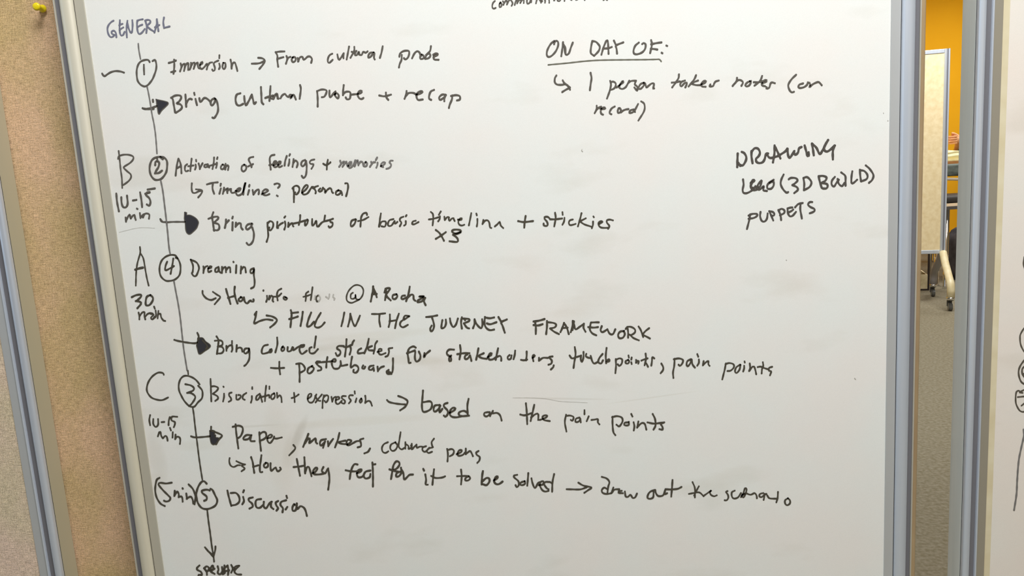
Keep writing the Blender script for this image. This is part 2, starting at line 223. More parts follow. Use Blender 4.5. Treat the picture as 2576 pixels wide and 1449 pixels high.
# pen strokes traced from the writing: @ origin of a patch, =text|ink|nib width, then points in fifths of a photograph pixel
INK_MID = '''
@240 30
=GENERAL|b|20
230 110 200 128 168 165 153 210 160 265 178 302 200 318 228 306 240 288;240 288 212 275 206 250 232 235 258 262 266 318
310 105 308 150 305 200 312 270 330 298 350 290 370 250;302 168 322 156 342 150;305 225 330 208 352 195
405 112 398 160 393 230 398 318;405 140 420 205 442 256 456 262 466 230 470 160 466 105
530 108 525 160 533 240 552 276 585 262 622 215;532 108 560 98 597 92;540 185 565 170 592 160
630 108 648 180 643 262;628 108 660 98 690 108 692 132 664 160 650 172 684 210 730 240
745 258 762 200 774 150 775 92;775 92 783 150 795 240;752 192 780 176 806 164
865 70 856 130 866 200;866 200 895 192 935 182
=timeline line|l|16
542 400 548 470 558 530 570 590
652 935 668 1010 690 1130 715 1290 738 1400 757 1530 768 1655 777 1778
=circled 1|d|20
685 628 668 604 630 602 580 618 548 650 528 700 521 765 530 850 550 890 580 920 620 936 650 926 680 900 720 845 755 760 770 690 764 630 750 602 722 616
612 665 613 720 616 782
=check mark|d|20
88 775 100 795 122 806 150 785 200 756 260 742 320 748 362 762
=Immersion|d|20
925 640 970 628 1015 610;992 600 995 680 985 775;955 755 1008 742
1075 648 1085 690 1068 745;1085 690 1108 655 1128 650 1128 690 1118 738;1128 690 1150 650 1172 645 1170 690 1170 725
1205 640 1205 680 1190 722;1205 680 1230 640 1250 635 1248 680 1238 715;1248 680 1275 640 1290 635 1290 670 1300 708 1330 712
1318 668 1345 650 1350 628 1332 635 1316 668 1320 702 1340 718 1375 690 1405 650 1412 680 1402 722
1412 680 1440 640 1470 634;1548 612 1510 628 1490 650 1505 700 1500 735 1480 742 1472 725
1562 545 1560 580
1560 650 1568 690 1556 718
1610 640 1600 690 1618 720 1638 690 1635 640 1615 640
1702 600 1712 650 1715 712;1715 712 1728 650 1755 635 1775 690 1788 740
=arrow|d|21
1970 650 2060 645 2120 620;2050 576 2100 582 2132 610 2110 660 2065 715
=arrow|d|22
597 1210 625 1222 700 1208 770 1185;600 1212 660 1222 735 1220
#765 1100 800 1108 918 1145 840 1235 800 1285 780 1200
725 1105 728 1130
=Bring|d|22
955 1078 975 1095 990 1180 1005 1262;955 1078 1010 1050 1070 1052 1080 1085 1050 1130 1025 1150 1070 1160 1092 1195 1070 1230 1015 1266
1135 1040 1140 1120 1145 1190;1145 1150 1170 1105 1195 1090 1215 1098
1245 1018 1250 1040
1262 1095 1270 1130 1280 1168
1310 1085 1320 1130 1335 1125 1365 1085 1390 1082 1420 1100 1450 1130
1500 1085 1465 1105 1452 1150 1470 1175 1500 1140 1510 1095 1500 1085 1525 1110 1545 1190 1540 1260 1500 1330 1475 1328
=cultural|d|22
1825 1022 1780 1040 1765 1100 1780 1160 1815 1176 1860 1155
1875 1060 1880 1120 1895 1172 1925 1130 1960 1060 1970 1040;1970 1045 1985 1100 2000 1155 2022 1135
2085 945 2090 1040 2095 1130 2115 1158
2205 935 2200 1010 2192 1115;2140 1080 2180 1065 2235 1050;2235 1050 2240 1100 2265 1040 2290 1030 2295 1090
@680 80
~
10 835 35 846 60 800 80 775 85 810 105 840
130 835 150 800 185 780 200 800 230 820 250 790 280 800 260 830 250 835 290 790 310 820 322 850
375 670 385 720 370 840
=From|d|21
68 255 90 300 90 360 100 438;68 255 120 248 178 246;90 340 130 328 165 318
205 305 215 340 198 400;212 350 235 320 255 315
285 320 270 350 285 380 315 365 320 330 300 315 280 325
345 330 355 370;350 372 375 320 405 315 420 350 445 335 470 312 500 310 525 340 515 388
=cultural|d|20
780 275 750 290 728 330 725 375 745 388 785 352
845 285 855 330 870 350 900 310 925 270;925 270 920 300 922 330
992 185 980 250 962 345
1058 190 1055 240 1010 325;1025 250 1060 255 1085 240;1075 245 1065 290 1090 290 1115 250 1120 285
1125 285 1150 290 1170 250 1200 262 1225 245
1300 258 1260 262 1235 295 1235 325 1270 305 1300 258 1312 265 1305 320 1315 345
1415 182 1400 260 1380 325
=probe|d|20
1625 310 1635 270 1680 240 1740 238 1748 275 1730 325 1700 345 1682 330
1655 290 1652 350 1630 400 1620 445
1785 330 1815 270 1850 242 1880 262 1890 300
1905 290 1885 315 1895 340 1930 330 1930 300 1905 285
2022 180 2010 240 1965 290 1950 338;1952 338 1990 330 2015 300 2000 270 1960 290
2050 285 2085 270 2110 280 2080 300 2055 310 2065 345 2118 350;2062 310 2105 290
=probe|d|22
590 745 597 840 597 940;590 745 650 725 705 735 705 770 680 815 650 822
745 740 745 790 755 825 800 770 820 750;820 760 815 800 850 838 862 800 835 770 812 790
925 670 918 730 915 795;915 790 950 755 1000 755 1010 785 1000 840 965 848 950 825
1020 790 1060 785 1110 780 1150 760 1150 740 1120 745 1100 790 1120 835 1150 845 1172 832
=plus sign|d|22
1372 800 1440 810 1518 790;1455 765 1460 820 1485 855
=recap|d|22
1715 745 1710 790 1690 840;1712 800 1740 770 1800 768 1840 790
1835 790 1880 780 1915 755 1895 745 1855 765 1840 810 1860 855 1918 850
2060 730 2020 750 2000 800 2000 840 2025 855
2205 790 2160 790 2125 825 2140 855 2190 820 2210 795;2205 795 2190 840 2190 870
2290 800 2285 850 2260 910 2248 955;2275 805 2340 795 2385 810 2385 850 2350 862
@1230 0
=communication, cut off by the top of the picture|d|17
75 12 55 30 42 65 45 98 60 108 85 98
145 28 130 60 135 90 150 85 162 55 150 30 138 45
175 15 190 35 182 60;185 50 210 10 222 2 230 30 226 55;228 50 250 8 270 -5 290 20 298 45 285 70
325 60 335 20 350 -10 358 5 355 40;355 40 380 0 400 -10 405 15 395 35;395 30 420 -5 432 -15 440 5 438 35
480 -10 478 20 485 45 510 35 530 -10;530 -10 535 10 532 25
592 38 600 5 610 -15 630 -15 645 5 655 30;650 -10 660 -12 670 15
700 -15 708 10 705 30 ;745 -20 758 5 758 35
820 -15 815 8 825 5;860 -25 865 10 885 15 905 -10;940 -20 952 0 950 12
1030 -20 1025 -5 1040 0;1085 -18 1095 0 1110 -5 1125 -18;1200 -15 1205 0
1440 0 1448 -3;1480 -2 1488 0
=ON|d|21
820 515 775 555 735 630 728 690 750 715 790 700 840 645 870 575 868 525 845 512 822 535 820 555
932 530 925 600 910 705;945 575 955 640 970 688 1005 670 1030 600 1055 535;940 560 960 600 965 680
=DAY|d|21
1300 515 1285 590 1282 665 1322 700;1300 515 1345 525 1380 560 1395 590 1380 640 1325 700
1415 685 1440 600 1475 515 1492 505 1500 570 1505 675;1435 610 1500 605 1545 590
1572 510 1600 570;1690 532 1600 570 1605 610 1612 672
=OF|d|21
1885 535 1840 575 1818 640 1830 675 1870 680 1930 655 1965 610 1970 555 1945 540 1928 552
2040 505 2050 560 2028 665;2040 555 2110 540 2170 532;2035 612 2080 615 2118 622
2232 572 2242 576;2172 662 2182 668
=underline|g|13
745 814 850 804 1000 790 1200 768 1400 755 1700 750 1950 748 2100 745 2140 744 2160 760 2168 772
@1370 160
=arrow|d|20
148 148 130 180 128 230 155 260 210 265 270 260 310 300 320 325;228 210 250 245 310 290;320 300 270 325 222 355
=1|d|21
578 115 590 180 580 250 570 330
=person|d|21
825 218 835 260 820 340 785 438;830 240 860 225 895 250 885 300 850 325 825 330;905 300 945 270 990 235 985 215 950 260 940 300 975 318 1020 295 1055 235 1065 215
1055 240 1085 220 1110 215 1150 215;1150 215 1135 260 1165 290 1165 340 1130 300
1245 240 1205 260 1180 310 1210 315 1250 270 1245 240 1265 250 1280 300 1300 285 1345 250 1375 250 1370 290 1362 315 1378 312
=takes|d|21
1690 135 1680 190 1605 298;1600 238 1660 232 1700 222;1765 212 1720 230 1705 265 1720 285 1760 245 1790 238 1785 265 1770 298
1905 145 1880 200 1812 285;1930 212 1870 235 1850 250 1900 268 1960 270
1960 265 2010 245 2030 220 2005 215 1975 250 1980 285 2025 290;2190 212 2150 225 2130 255 2120 280 2075 285 2085 262
=notes|d|21
2420 178 2415 215 2365 280;2390 250 2440 205 2480 215 2495 240 2475 278
@1680 160
~
1045 218 1000 235 972 270 985 285 1020 275 1045 235 1030 220
1185 155 1160 215 1090 275;1080 232 1140 232 1200 220;1190 245 1240 225 1240 205 1205 215 1180 250 1190 275 1220 282
1345 245 1310 235 1290 250 1275 300 1240 312 1240 295
=bracket and or|d|21
1612 140 1560 190 1520 250 1515 290 1535 340 1560 360 1585 353
1700 248 1655 262 1640 290 1660 305 1710 295 1750 265 1760 235
1780 240 1790 265 1780 295 1820 260 1870 235 1900 232 1935 270
@1370 160
=record and closing bracket|d|20
655 530 655 570 630 620;655 575 685 550 710 540;700 565 725 570 765 565 755 550 720 560 705 600 715 630 735 640
882 538 845 560 820 600 820 625 840 635
930 560 920 590 925 618 950 610 960 580 945 558;960 610 985 590 1020 575 1055 570
1120 575 1080 585 1065 615 1095 615 1130 590 1175 508;1135 590 1138 608
1215 475 1250 500 1260 550 1245 610 1180 715
@1740 340
=DRAWING|k|26
578 230 575 300 572 400;572 400 585 365 640 380 680 320 685 270 660 225 630 210;590 350 610 385
752 200 752 270 765 350;752 210 790 165 835 170 858 220 840 265 810 295 815 335 850 350 890 340 915 305 935 235 960 230;950 250 985 285 1060 270 1120 240 1180 200 1200 170
1042 130 1040 230 1022 340;1050 150 1085 220 1115 290
1205 170 1210 240 1230 285 1265 240 1290 200;1285 205 1300 245 1335 220 1350 165 1380 148
1420 130 1440 200 1455 260 1475 255 1470 215
1512 105 1525 180 1535 250;1520 110 1570 160 1610 235 1650 180 1690 100 1715 60;1715 60 1680 120 1665 180 1700 205 1750 175 1795 130 1800 130;1795 130 1775 200 1775 300
=word before the bracketed 3D BUILD|k|22
645 555 652 620 640 690 655 725 700 725 760 690 800 640
740 600 770 560 790 570 760 600 745 650 790 660 830 640;745 600 742 650 770 690 820 680 860 640 880 575;875 570 840 610 820 660 850 685 905 640 900 690 945 700
1030 560 980 590 950 630 955 670 1000 670 1030 630 1025 580 980 600
=(3D|k|22
1155 495 1125 560 1120 620 1150 680 1190 720 1212 715
1220 552 1250 535 1310 540 1330 570 1290 610 1265 625;1265 625 1320 650 1335 685 1290 725
1405 540 1415 610 1410 688;1405 535 1450 525 1490 560 1505 600 1480 650 1415 688
=BUILD)|k|23
1595 515 1615 600 1635 660;1595 515 1650 510 1695 530 1680 570 1630 600;1630 600 1695 610 1710 640 1690 668 1650 668
1800 525 1765 570 1760 620 1790 645 1820 600 1850 560;1835 550 1850 610 1890 640 1920 600;1880 468 1930 510 1935 570 1935 635
2020 455 2010 520 2010 600 2035 600 2080 560
2115 435 2120 510 2130 580;2115 440 2170 450 2210 500 2200 550 2135 580
2190 380 2240 425 2285 500 2270 560 2230 598
=PUPPETS|k|22
735 995 725 1060 710 1120 695 1178;715 1010 760 990 820 990 820 1015 780 1040 715 1050
865 965 860 1020 880 1075 915 1085 945 1050 955 985
975 955 1000 1010 1025 1070;975 955 1020 965 1040 990 1030 1010 1000 1010
1090 940 1115 1000 1125 1065;1090 945 1130 925 1165 945 1160 980 1110 1005
1205 920 1210 980 1235 1018 1270 1010 1310 965;1205 920 1240 910 1265 908;1215 970 1250 955 1275 935
1300 905 1340 865 1395 852;1370 860 1365 930 1385 1045
1515 840 1485 840 1462 870 1490 900 1540 925 1545 950 1515 970 1485 980
@270 360
=letter B|d|18
145 98 155 180 170 330 185 440 190 560;138 195 145 165 200 145 270 145 325 165 328 200 290 245 220 290 205 305 250 350 295 390 300 430 270 475 210 520 190 528
=timeline line|l|18
672 460 700 600 725 800 745 970 764 1150 772 1250 783 1340 793 1392
=circled 2|d|22
700 200 660 172 610 180 565 210 540 270 535 340 555 410 595 455 640 460 690 440 740 370 755 290 750 220 715 180 670 170
605 275 608 235 630 225 655 245 645 300 620 340 602 378;602 378 650 372 690 345;630 200 632 225
=Activation|d|20
862 405 870 330 885 240 898 195;898 195 915 230 930 290 935 375;885 310 930 285
1005 265 980 290 978 340 990 355 1020 345;1062 195 1052 280 1045 350;1020 290 1085 280
1118 210 1120 228;1112 270 1115 300 1105 330
1150 255 1160 290 1165 325;1165 325 1185 280 1200 252
1260 265 1225 275 1225 300 1250 300 1268 270;1265 265 1270 300 1285 305;1345 180 1340 250 1325 322;1285 285 1365 262
1388 178 1382 198;1380 245 1378 280 1370 308
1450 270 1430 295 1435 325 1465 320 1475 280 1455 268;1490 260 1490 300 1485 330;1490 300 1515 275 1528 290 1520 335
=of|d|20
1725 270 1695 290 1692 335 1715 355 1745 330 1750 290 1725 270
1838 172 1800 180 1780 205 1800 250 1818 290 1815 300;1775 290 1835 262
=feelings|d|20
2105 145 2065 155 2045 190 2050 260 2058 330;2040 275 2090 262 2120 240
2090 280 2130 255 2125 225 2100 230 2090 270 2110 300 2150 285;2150 275 2180 250 2185 230 2160 230 2148 265 2165 300 2200 285
2260 160 2240 220 2232 280;2300 138 2292 155;2292 205 2290 245 2280 280
2345 200 2342 240 2332 295;2345 240 2370 215 2395 240 2398 260 2385 300
2490 210 2455 225 2440 265 2460 290 2490 260 2500 225;2505 225 2510 310 2500 400 2470 435 2448 410
=arrow|d|20
1065 505 1062 570 1075 620 1110 625 1150 605 1185 600;1118 580 1165 585 1195 600 1180 640 1145 682
=Timeline?|d|21
1255 518 1320 500 1390 492;1330 500 1325 570 1345 635
1430 510 1425 535;1430 570 1412 635;1470 560 1465 600 1455 635;1465 600 1500 575 1520 565 1510 600 1512 625;1510 605 1545 575 1560 575 1555 600 1570 625 1600 620
1615 600 1650 605 1680 570 1655 565 1620 610 1640 655 1690 640 1720 580 1740 495 1720 560 1712 645
1790 525 1785 545;1785 590 1770 645;1830 590 1840 645;1845 640 1870 600 1905 580 1910 610 1905 640
1945 640 1990 620 2025 595 1990 580 1955 610 1965 645 2000 655 2040 640
2105 515 2140 505 2170 520 2165 545 2150 560;2135 658 2145 664
=10-15|d|22
115 635 125 740 148 855;178 680 182 750 200 800 235 805 258 760 250 660;325 720 368 712
415 620 432 720 440 800;480 635 535 620;535 615 500 620 488 650 530 690 545 740 530 785 500 770;510 582 600 568
=min|d|20
232 935 238 985;238 970 270 910 285 895 292 930 298 945;298 940 330 905 345 900 350 930 360 962
375 822 382 826
412 880 420 938;425 930 455 895 470 890;450 935 475 890 505 885 530 900 525 950
=arrow|d|20
668 955 685 985 740 995 830 990 975 990
672 960 700 990 730 990
#975 870 1000 875 1000 905 1040 905 1110 940 1145 985 1145 1020 1120 1075 1050 1140 1015 1140 990 1100 980 990 970 950
=Bring|d|22
1335 870 1320 920 1330 1000 1345 1100;1275 950 1330 930 1390 925 1395 950 1340 1000;1340 1000 1400 1020 1410 1070 1385 1095 1340 1090
1495 960 1490 1020 1480 1065;1490 1015 1530 970;1580 925 1574 945;1578 995 1575 1095;1620 1000 1615 1050;1615 1050 1650 1010 1680 1010 1685 1060 1705 1085
1815 1010 1765 1025 1745 1060 1760 1085 1800 1060 1825 1015;1825 1060 1845 1130 1840 1210 1815 1260 1780 1280 1755 1255
=faint scratch|f|3
150 1120 250 1095 330 1075 420 1062 500 1062 600 1068
@640 370
+feelings|e|19
755 155 715 165 695 190 710 210 745 215 735 245 718 272
=plus sign|e|20
925 160 915 220 912 278;868 208 900 225 935 210 958 190
=memories|l|20
1080 170 1090 210 1068 245;1085 220 1115 185 1130 180 1125 215 1110 245;1120 230 1150 185 1160 180 1165 215 1175 240
1175 240 1215 215 1225 185 1205 185 1180 225 1200 260 1240 230 1270 170;1270 165 1275 205 1262 240;1268 220 1295 165 1302 165 1305 200 1310 225;1310 215 1340 180 1360 185 1375 235 1390 240
1405 185 1380 210 1385 240 1410 235 1420 200 1400 190
1470 185 1475 210 1455 245;1468 225 1495 190 1520 188;1545 130 1530 158;1550 195 1548 225 1535 258
1590 240 1630 220 1645 195 1620 190 1595 215 1595 240 1620 250
1740 170 1715 170 1700 195 1720 215 1715 245 1690 265 1662 272
=personal|e|21
490 510 498 590 498 690;480 520 500 495 535 485 565 510 560 560 530 595 510 590 515 570
600 575 650 530 675 490 655 475 620 510 600 560 620 595 670 580 710 520 725 500
725 500 745 520 765 500 800 488;740 500 760 530 775 560 770 580
830 520 805 545 820 560 850 545 860 515;865 510 890 540 890 575 915 540 950 515 970 530 975 560 990 575
1060 540 1030 560 1025 590 1050 600 1085 575 1080 550 1055 545;1085 550 1100 570 1105 600
1145 455 1172 455 1180 500 1170 560 1155 615
=printouts|e|20
165 950 170 1040 175 1120 155 1190;165 960 200 930 235 950 235 1000 205 1045 185 1035 190 1010
290 940 285 1015 300 1015;290 1005 325 970 360 950;390 870 378 885;385 935 392 985 378 1035
430 950 425 1000;430 1000 450 970 480 955 485 990 492 995;490 960 560 945 670 912;578 855 575 910 560 975
665 910 640 935 640 985 665 960 675 920
728 905 730 985 760 960 780 925 790 995 815 990;815 985 860 940 930 920 990 900;890 860 880 920
985 900 955 915 960 940 985 950 980 990 945 1010 935 995
=of|e|20
1270 905 1225 925 1212 975 1225 995 1260 965 1280 910
1418 850 1410 825 1370 835 1345 880 1340 930 1335 995;1305 930 1370 915 1435 880
=basic|e|20
1592 835 1580 910 1568 1000;1570 1000 1600 940 1650 935 1655 965 1640 1000 1600 995
1750 905 1700 920 1680 965 1690 990 1725 985 1765 930;1765 935 1770 965 1800 940
1875 875 1840 890 1830 920 1850 950 1830 995;1915 855 1905 870;1905 930 1905 970 1885 985
2030 925 1995 935 1985 965 2010 970 2065 942
@1050 520
=timeline|e|19
170 65 195 90 200 150 192 232;145 158 200 150 270 130;295 58 270 100;285 120 282 150 262 182
340 125 345 165;345 165 375 130 400 130 395 150 405 175 430 150 455 140 460 160 470 178
510 160 550 165 560 145 535 150 515 190 530 225 560 235 590 225
678 80 665 150 648 232;742 85 748 105;755 152 755 200 748 245
830 165 820 215;820 215 850 175 885 170 905 200 915 260 930 265
975 245 1010 215 1035 185 1040 200 1050 235 1080 265
=times 3 below timeline|e|21
232 290 270 320 300 360 335 425;358 318 300 360 232 402
540 318 480 335 435 310 450 290 500 285 542 295 545 318 500 340 450 345 445 350 490 380 510 410 500 440 405 432
=plus sign|e|21
1362 115 1350 190 1345 258;1268 178 1340 190 1455 178
=stickies|e|20
1668 150 1640 125 1600 128 1600 150 1630 185 1640 225 1620 240 1592 232 1588 210
1732 75 1740 140 1722 242;1670 155 1740 155 1820 145;1825 68 1828 100;1850 140 1845 185 1825 225
1955 160 1920 170 1905 200 1920 230 1960 225 1990 215
2065 80 2045 160 2020 245;2118 145 2060 175 2050 185 2100 220 2190 250;2215 122 2220 130;2210 185 2208 230 2195 268
2290 215 2330 190 2310 180 2280 200 2280 230 2310 260 2370 265 2410 262;2460 170 2420 160 2385 170 2385 200 2415 240 2400 275
@310 610
=letter A|e|18
212 55 215 130 180 260 165 380 160 540;215 130 255 200 280 340 300 450 322 540
+letter A|k|27
155 340 200 325 248 315
=circled 4|e|20
685 195 655 160 600 155 540 175 490 220 462 290 460 370 480 430 530 475 580 482 650 465 705 415 722 350 718 270 690 205 662 190
555 240 535 290 530 345 560 340 640 295;632 200 620 280 598 392
=Dreaming|e|20
850 215 880 290 875 370 865 385 890 420 920 415 945 360 955 310 925 250 855 215
1010 300 1015 340 1010 380;1012 345 1035 305 1060 295
1070 325 1110 315 1115 300 1090 300 1070 335 1075 370 1110 355
1200 305 1165 325 1160 365 1190 365 1205 320;1205 320 1210 360 1230 378
1245 305 1245 380;1245 350 1270 310 1290 305 1295 370;1295 350 1325 310 1345 310 1350 370
1388 240 1390 244;1425 285 1420 380;1485 300 1480 385;1480 350 1515 305 1535 310 1545 372
1645 322 1605 340 1605 380 1635 375 1650 330 1645 400 1655 480 1648 550 1610 575
=arrow|e|20
1000 608 1005 650 1050 700 1110 720 1165 698;1130 620 1180 655 1222 685 1190 730 1152 775
=How|e|23
1295 585 1310 640 1330 700 1350 770;1405 555 1400 620 1415 700 1440 765;1320 695 1370 680 1410 670
1480 690 1455 710 1460 735 1490 735 1505 700 1480 685;1520 690 1530 740 1560 765 1590 735 1610 725 1610 740 1640 740 1640 715
=info|e|20
1765 600 1765 606;1810 670 1812 710 1800 745;1840 670 1835 715;1838 710 1865 665 1885 690 1880 730 1890 742
1990 580 1950 605 1935 660 1945 725;1890 680 1950 675 1990 640;2050 690 2025 680 2020 705 2045 720 2065 700 2045 690
=min|e|19
195 880 205 920 205 965;205 930 240 880 270 875 268 920 280 965;280 930 305 900 340 885 370 890
345 895 385 905 350 945 370 965 400 930;390 805 400 830;410 855 415 920 390 950;445 860 435 950;440 900 470 895 480 940 510 980 530 985
=30|e|22
110 685 165 660 225 655 225 680 180 725 160 735;160 735 215 745 225 770 180 825
340 660 300 680 285 740 290 785 330 785 370 735 375 690 345 660
=timeline line|l|17
640 485 665 620 690 750 718 930 745 1180 765 1350 806 1605
=arrow|e|20
645 1222 690 1235 800 1255 900 1265 945 1250
935 1135 950 1170 955 1220
#940 1200 1000 1200 1040 1245 1100 1300 1030 1360 960 1400 935 1330 925 1290 935 1260
1000 1230 1060 1300 1040 1340
@600 700
=flow, partly rubbed out|e|19
880 165 850 190 850 240 845 280;818 232 865 220 905 205;932 112 922 190 910 272
1005 215 980 235 985 290 1010 285
=rubbed out letters|f|16
1015 215 1030 250 1010 290;965 220 960 260;1100 230 1115 240;1145 200 1140 240 1130 255;1195 205 1190 235 1212 250 1205 268
=at sign|e|17
1440 180 1415 200 1415 250 1450 255 1475 230 1470 200 1480 255 1520 265 1560 215 1572 150 1545 100 1490 82 1440 100 1385 160 1360 230 1370 285 1420 308 1470 290 1520 265
=two words after the circled at sign|e|22
1695 100 1690 160 1665 290;1695 115 1720 170 1740 235;1680 200 1740 195;1690 150 1700 190
1850 130 1860 170 1845 270;1838 175 1855 130 1905 122 1900 145 1860 195;1860 195 1870 230 1915 275
1985 200 1945 210 1940 250 1970 260 2000 225 1990 200;2095 215 2060 220 2050 250 2070 260 2110 240
2155 105 2140 190 2110 285;2120 250 2170 205 2200 210 2205 260 2225 280
2330 225 2270 225 2300 235 2335 235 2260 275 2255 300 2310 285 2350 245;2345 250 2335 290 2355 335
=arrow|e|21
228 420 215 490 200 565 270 535 350 515 430 525;228 420 205 455
355 465 430 480 485 520 455 570 400 615
=FILL|e|22
660 400 670 450 655 610;665 435 750 425;640 510 700 495 748 478
810 420 800 500 782 595;915 430 880 520 865 600 905 595 950 545
1035 435 980 530 960 600 1000 620 1045 600 1085 555
=IN|e|21
1332 430 1315 520 1295 600;1408 445 1400 520 1378 605;1408 445 1430 530 1465 600 1500 540 1528 470
=THE|e|21
1680 448 1760 448 1845 440;1775 455 1772 530 1785 605
1905 455 1905 540 1890 610;2018 445 1990 530 1970 625;1900 540 1990 525
2150 475 2095 470 2080 520 2140 480;2080 515 2040 550 2035 590 2070 615 2130 585
@1060 770
=JOURNEY|e|22
62 135 120 130 200 115;130 130 150 190 160 250 145 300 122 315 112 280 130 245
265 175 255 230 255 275 290 265 310 220 308 170;360 155 370 210 400 260 435 230 460 155
510 140 500 200 510 280;530 155 600 160 600 185 535 215;545 160 550 175;535 215 570 265 600 278
670 165 670 220 650 275;670 170 700 230 750 275 770 230 765 165
800 135 795 220 820 275 865 300 915 292;800 140 860 150 915 140;825 215 870 225 945 200
970 135 1005 195;1075 165 1005 200 1020 240 1050 330
=FRAMEWORK|e|22
1412 190 1480 180 1550 160;1430 190 1440 260 1440 345;1412 235 1470 240 1525 225
1580 185 1580 260 1570 348;1580 200 1660 210 1695 230 1680 265 1620 280;1620 280 1670 320 1730 350
1795 210 1775 270 1750 325;1795 210 1830 270 1855 350;1770 275 1840 270
1905 185 1900 260 1880 325;1905 185 1920 230 1940 290 1990 260 2045 220;2045 220 2040 270 2065 320;1920 190 1900 300
2135 205 2190 202 2232 202;2130 215 2120 290 2150 340 2200 365;2100 262 2170 268 2222 262
2270 250 2255 300 2280 325 2340 290;2340 290 2370 345 2410 350 2440 290
2550 310 2500 320 2475 360 2490 400 2535 395 2560 350 2545 315
=stakeholders|e|22
@1060 770
~
410 545 350 545 320 580 330 610 370 640 375 685 355 690 350 650 375 620
487 490 495 570 480 665;452 602 530 590 605 590;580 605 550 625 550 660 580 660 610 620;615 620 630 685
718 530 705 600 690 670;785 590 730 615 720 625 760 650 820 660
835 640 880 610 885 590 860 595 840 640 860 670 900 665 940 640;965 530 950 600 935 670;945 640 990 625 1005 650 1005 685
1110 615 1085 640 1095 670 1125 660 1135 620;1180 560 1175 610 1160 665
1255 675 1290 680 1330 672;1325 570 1325 620 1318 680
1400 650 1430 625 1415 610 1400 640 1410 690;1480 650 1480 685;1480 685 1530 650 1590 650;1650 632 1605 640 1640 680 1635 720 1600 735
1665 745 1660 765 1630 795
=touch|e|21
1930 515 1940 600 1925 700 1915 775;1865 620 1895 655 1950 640 2010 620
2040 575 2040 640 2020 700 2005 670 2010 620;2075 600 2070 630 2110 650 2130 650;2130 625 2150 690 2175 720 2220 700
2280 600 2240 650 2225 700 2260 720 2285 680;2330 525 2320 620 2325 715;2325 690 2360 665 2365 690 2330 700
@600 700
=for|e|22
2230 870 2200 855 2150 880 2130 940 2140 1020 2145 1065 2165 1060;2120 940 2180 920 2220 905
2225 925 2220 1000 2240 1045 2280 1020 2290 970 2270 920
2340 940 2335 990 2360 950 2410 908
=stickies|e|21
1325 850 1260 850 1240 880 1280 910 1280 950 1245 975 1225 940
1360 765 1355 860 1340 980;1330 860 1370 860 1420 835;1455 780 1440 800 1430 835;1410 860 1415 900 1400 955
1545 880 1510 900 1505 940 1570 935;1640 760 1620 850 1585 940;1680 850 1635 870 1640 900 1690 905;1745 790 1720 830 1715 880 1700 945
1750 925 1800 910 1800 890 1770 890 1760 930 1790 960 1850 940;1935 875 1890 885 1895 920 1880 970 1850 985
=coloured|e|21
370 835 320 850 295 900 300 945 350 940 400 920;400 895 385 930 410 930 420 905 415 890
487 745 490 830 465 930;560 855 540 890 550 915 575 900 575 870 550 865
620 865 620 915 660 910 680 865;690 870 690 905 740 870 790 840 ;790 840 830 835 815 860 775 870 770 910 800 950 860 910
920 865 895 880 900 935 950 940 1000 890;975 730 965 800 955 870
=plus sign|e|21
515 1050 515 1120 525 1205;410 1125 480 1130 575 1125
=posterboard|e|21
728 1075 790 1070 830 1110 835 1150 790 1180;765 1090 770 1180 770 1300
930 1100 880 1130 870 1180 895 1195 930 1170 950 1130 920 1105
1025 1045 990 1045 975 1060 1010 1100 1040 1120 1040 1150 1000 1160
1120 990 1110 1050 1105 1120;985 1060 1080 1050 1160 1045;1170 1040 1220 1045 1220 1015 1190 1020 1175 1070 1200 1130 1260 1130 1290 1080
1285 1040 1290 1080 1290 1100 1370 1085;1430 985 1420 1040 1415 1120 1460 1090 1500 1105 1510 1145 1480 1185 1445 1175 1450 1150
1570 1095 1555 1125 1580 1135 1595 1110
1700 1095 1655 1105 1640 1140 1670 1150 1700 1125;1700 1125 1705 1160;1750 1110 1755 1165;1755 1160 1790 1120 1830 1105
1890 1150 1865 1170 1880 1200 1925 1200;1945 1005 1945 1080 1935 1180 1890 1175 1870 1190
@310 610
=Bring|e|21
1175 1180 1200 1230 1190 1330 1180 1400;1155 1235 1220 1230 1250 1250 1245 1290 1190 1310;1190 1310 1240 1310 1265 1350 1240 1390 1180 1395
1300 1300 1300 1360 ;1300 1340 1330 1300 1360 1290;1370 1240 1370 1265;1370 1290 1375 1340 1365 1370
1430 1290 1425 1370;1425 1340 1460 1320 1490 1330 1500 1370 ;1580 1330 1535 1335 1520 1375 1540 1395 1575 1370 1585 1330 1590 1400 1585 1470 1550 1530 1525 1550
@1440 780
+FRAMEWORK|e|20
690 210 700 270 700 345;670 235 690 210 740 210 785 240 785 280 740 310 715 305;730 315 770 350 835 378
832 205 860 250 890 335;965 225 920 260 885 300;885 310 930 330 975 355
=points,|e|20
545 615 548 700 540 790;545 625 590 605 625 620 620 670 590 700 570 680
705 570 710 595;700 625 670 640 670 665 700 670 715 640 700 625;745 595 740 620;740 655 745 675
800 625 800 660;805 655 820 635 835 640 828 670;920 545 925 610 908 690;868 632 910 615 945 605;930 670 950 710;1030 605 1005 590 1000 640 992 695
=comma|e|20
1118 670 1140 710 1140 750 1110 790
=pain|e|20
1285 610 1280 700 1265 780 1270 850;1275 615 1340 605 1390 625 1380 670 1350 700 1335 685
1490 615 1445 640 1435 690 1450 705 1480 670 1500 620;1500 620 1510 680 1540 720;1570 552 1582 582;1590 620 1590 660 1570 695
1650 640 1640 690;1645 690 1680 655 1710 640 1710 680 1725 700
=points|e|20
1930 670 1915 750 1900 810 1885 870;1925 680 1970 665 2025 680 2030 720 1990 760 1950 765
2110 685 2060 720 2045 770 2065 790 2100 750 2115 690;2165 645 2168 658;2160 700 2160 730 2148 770
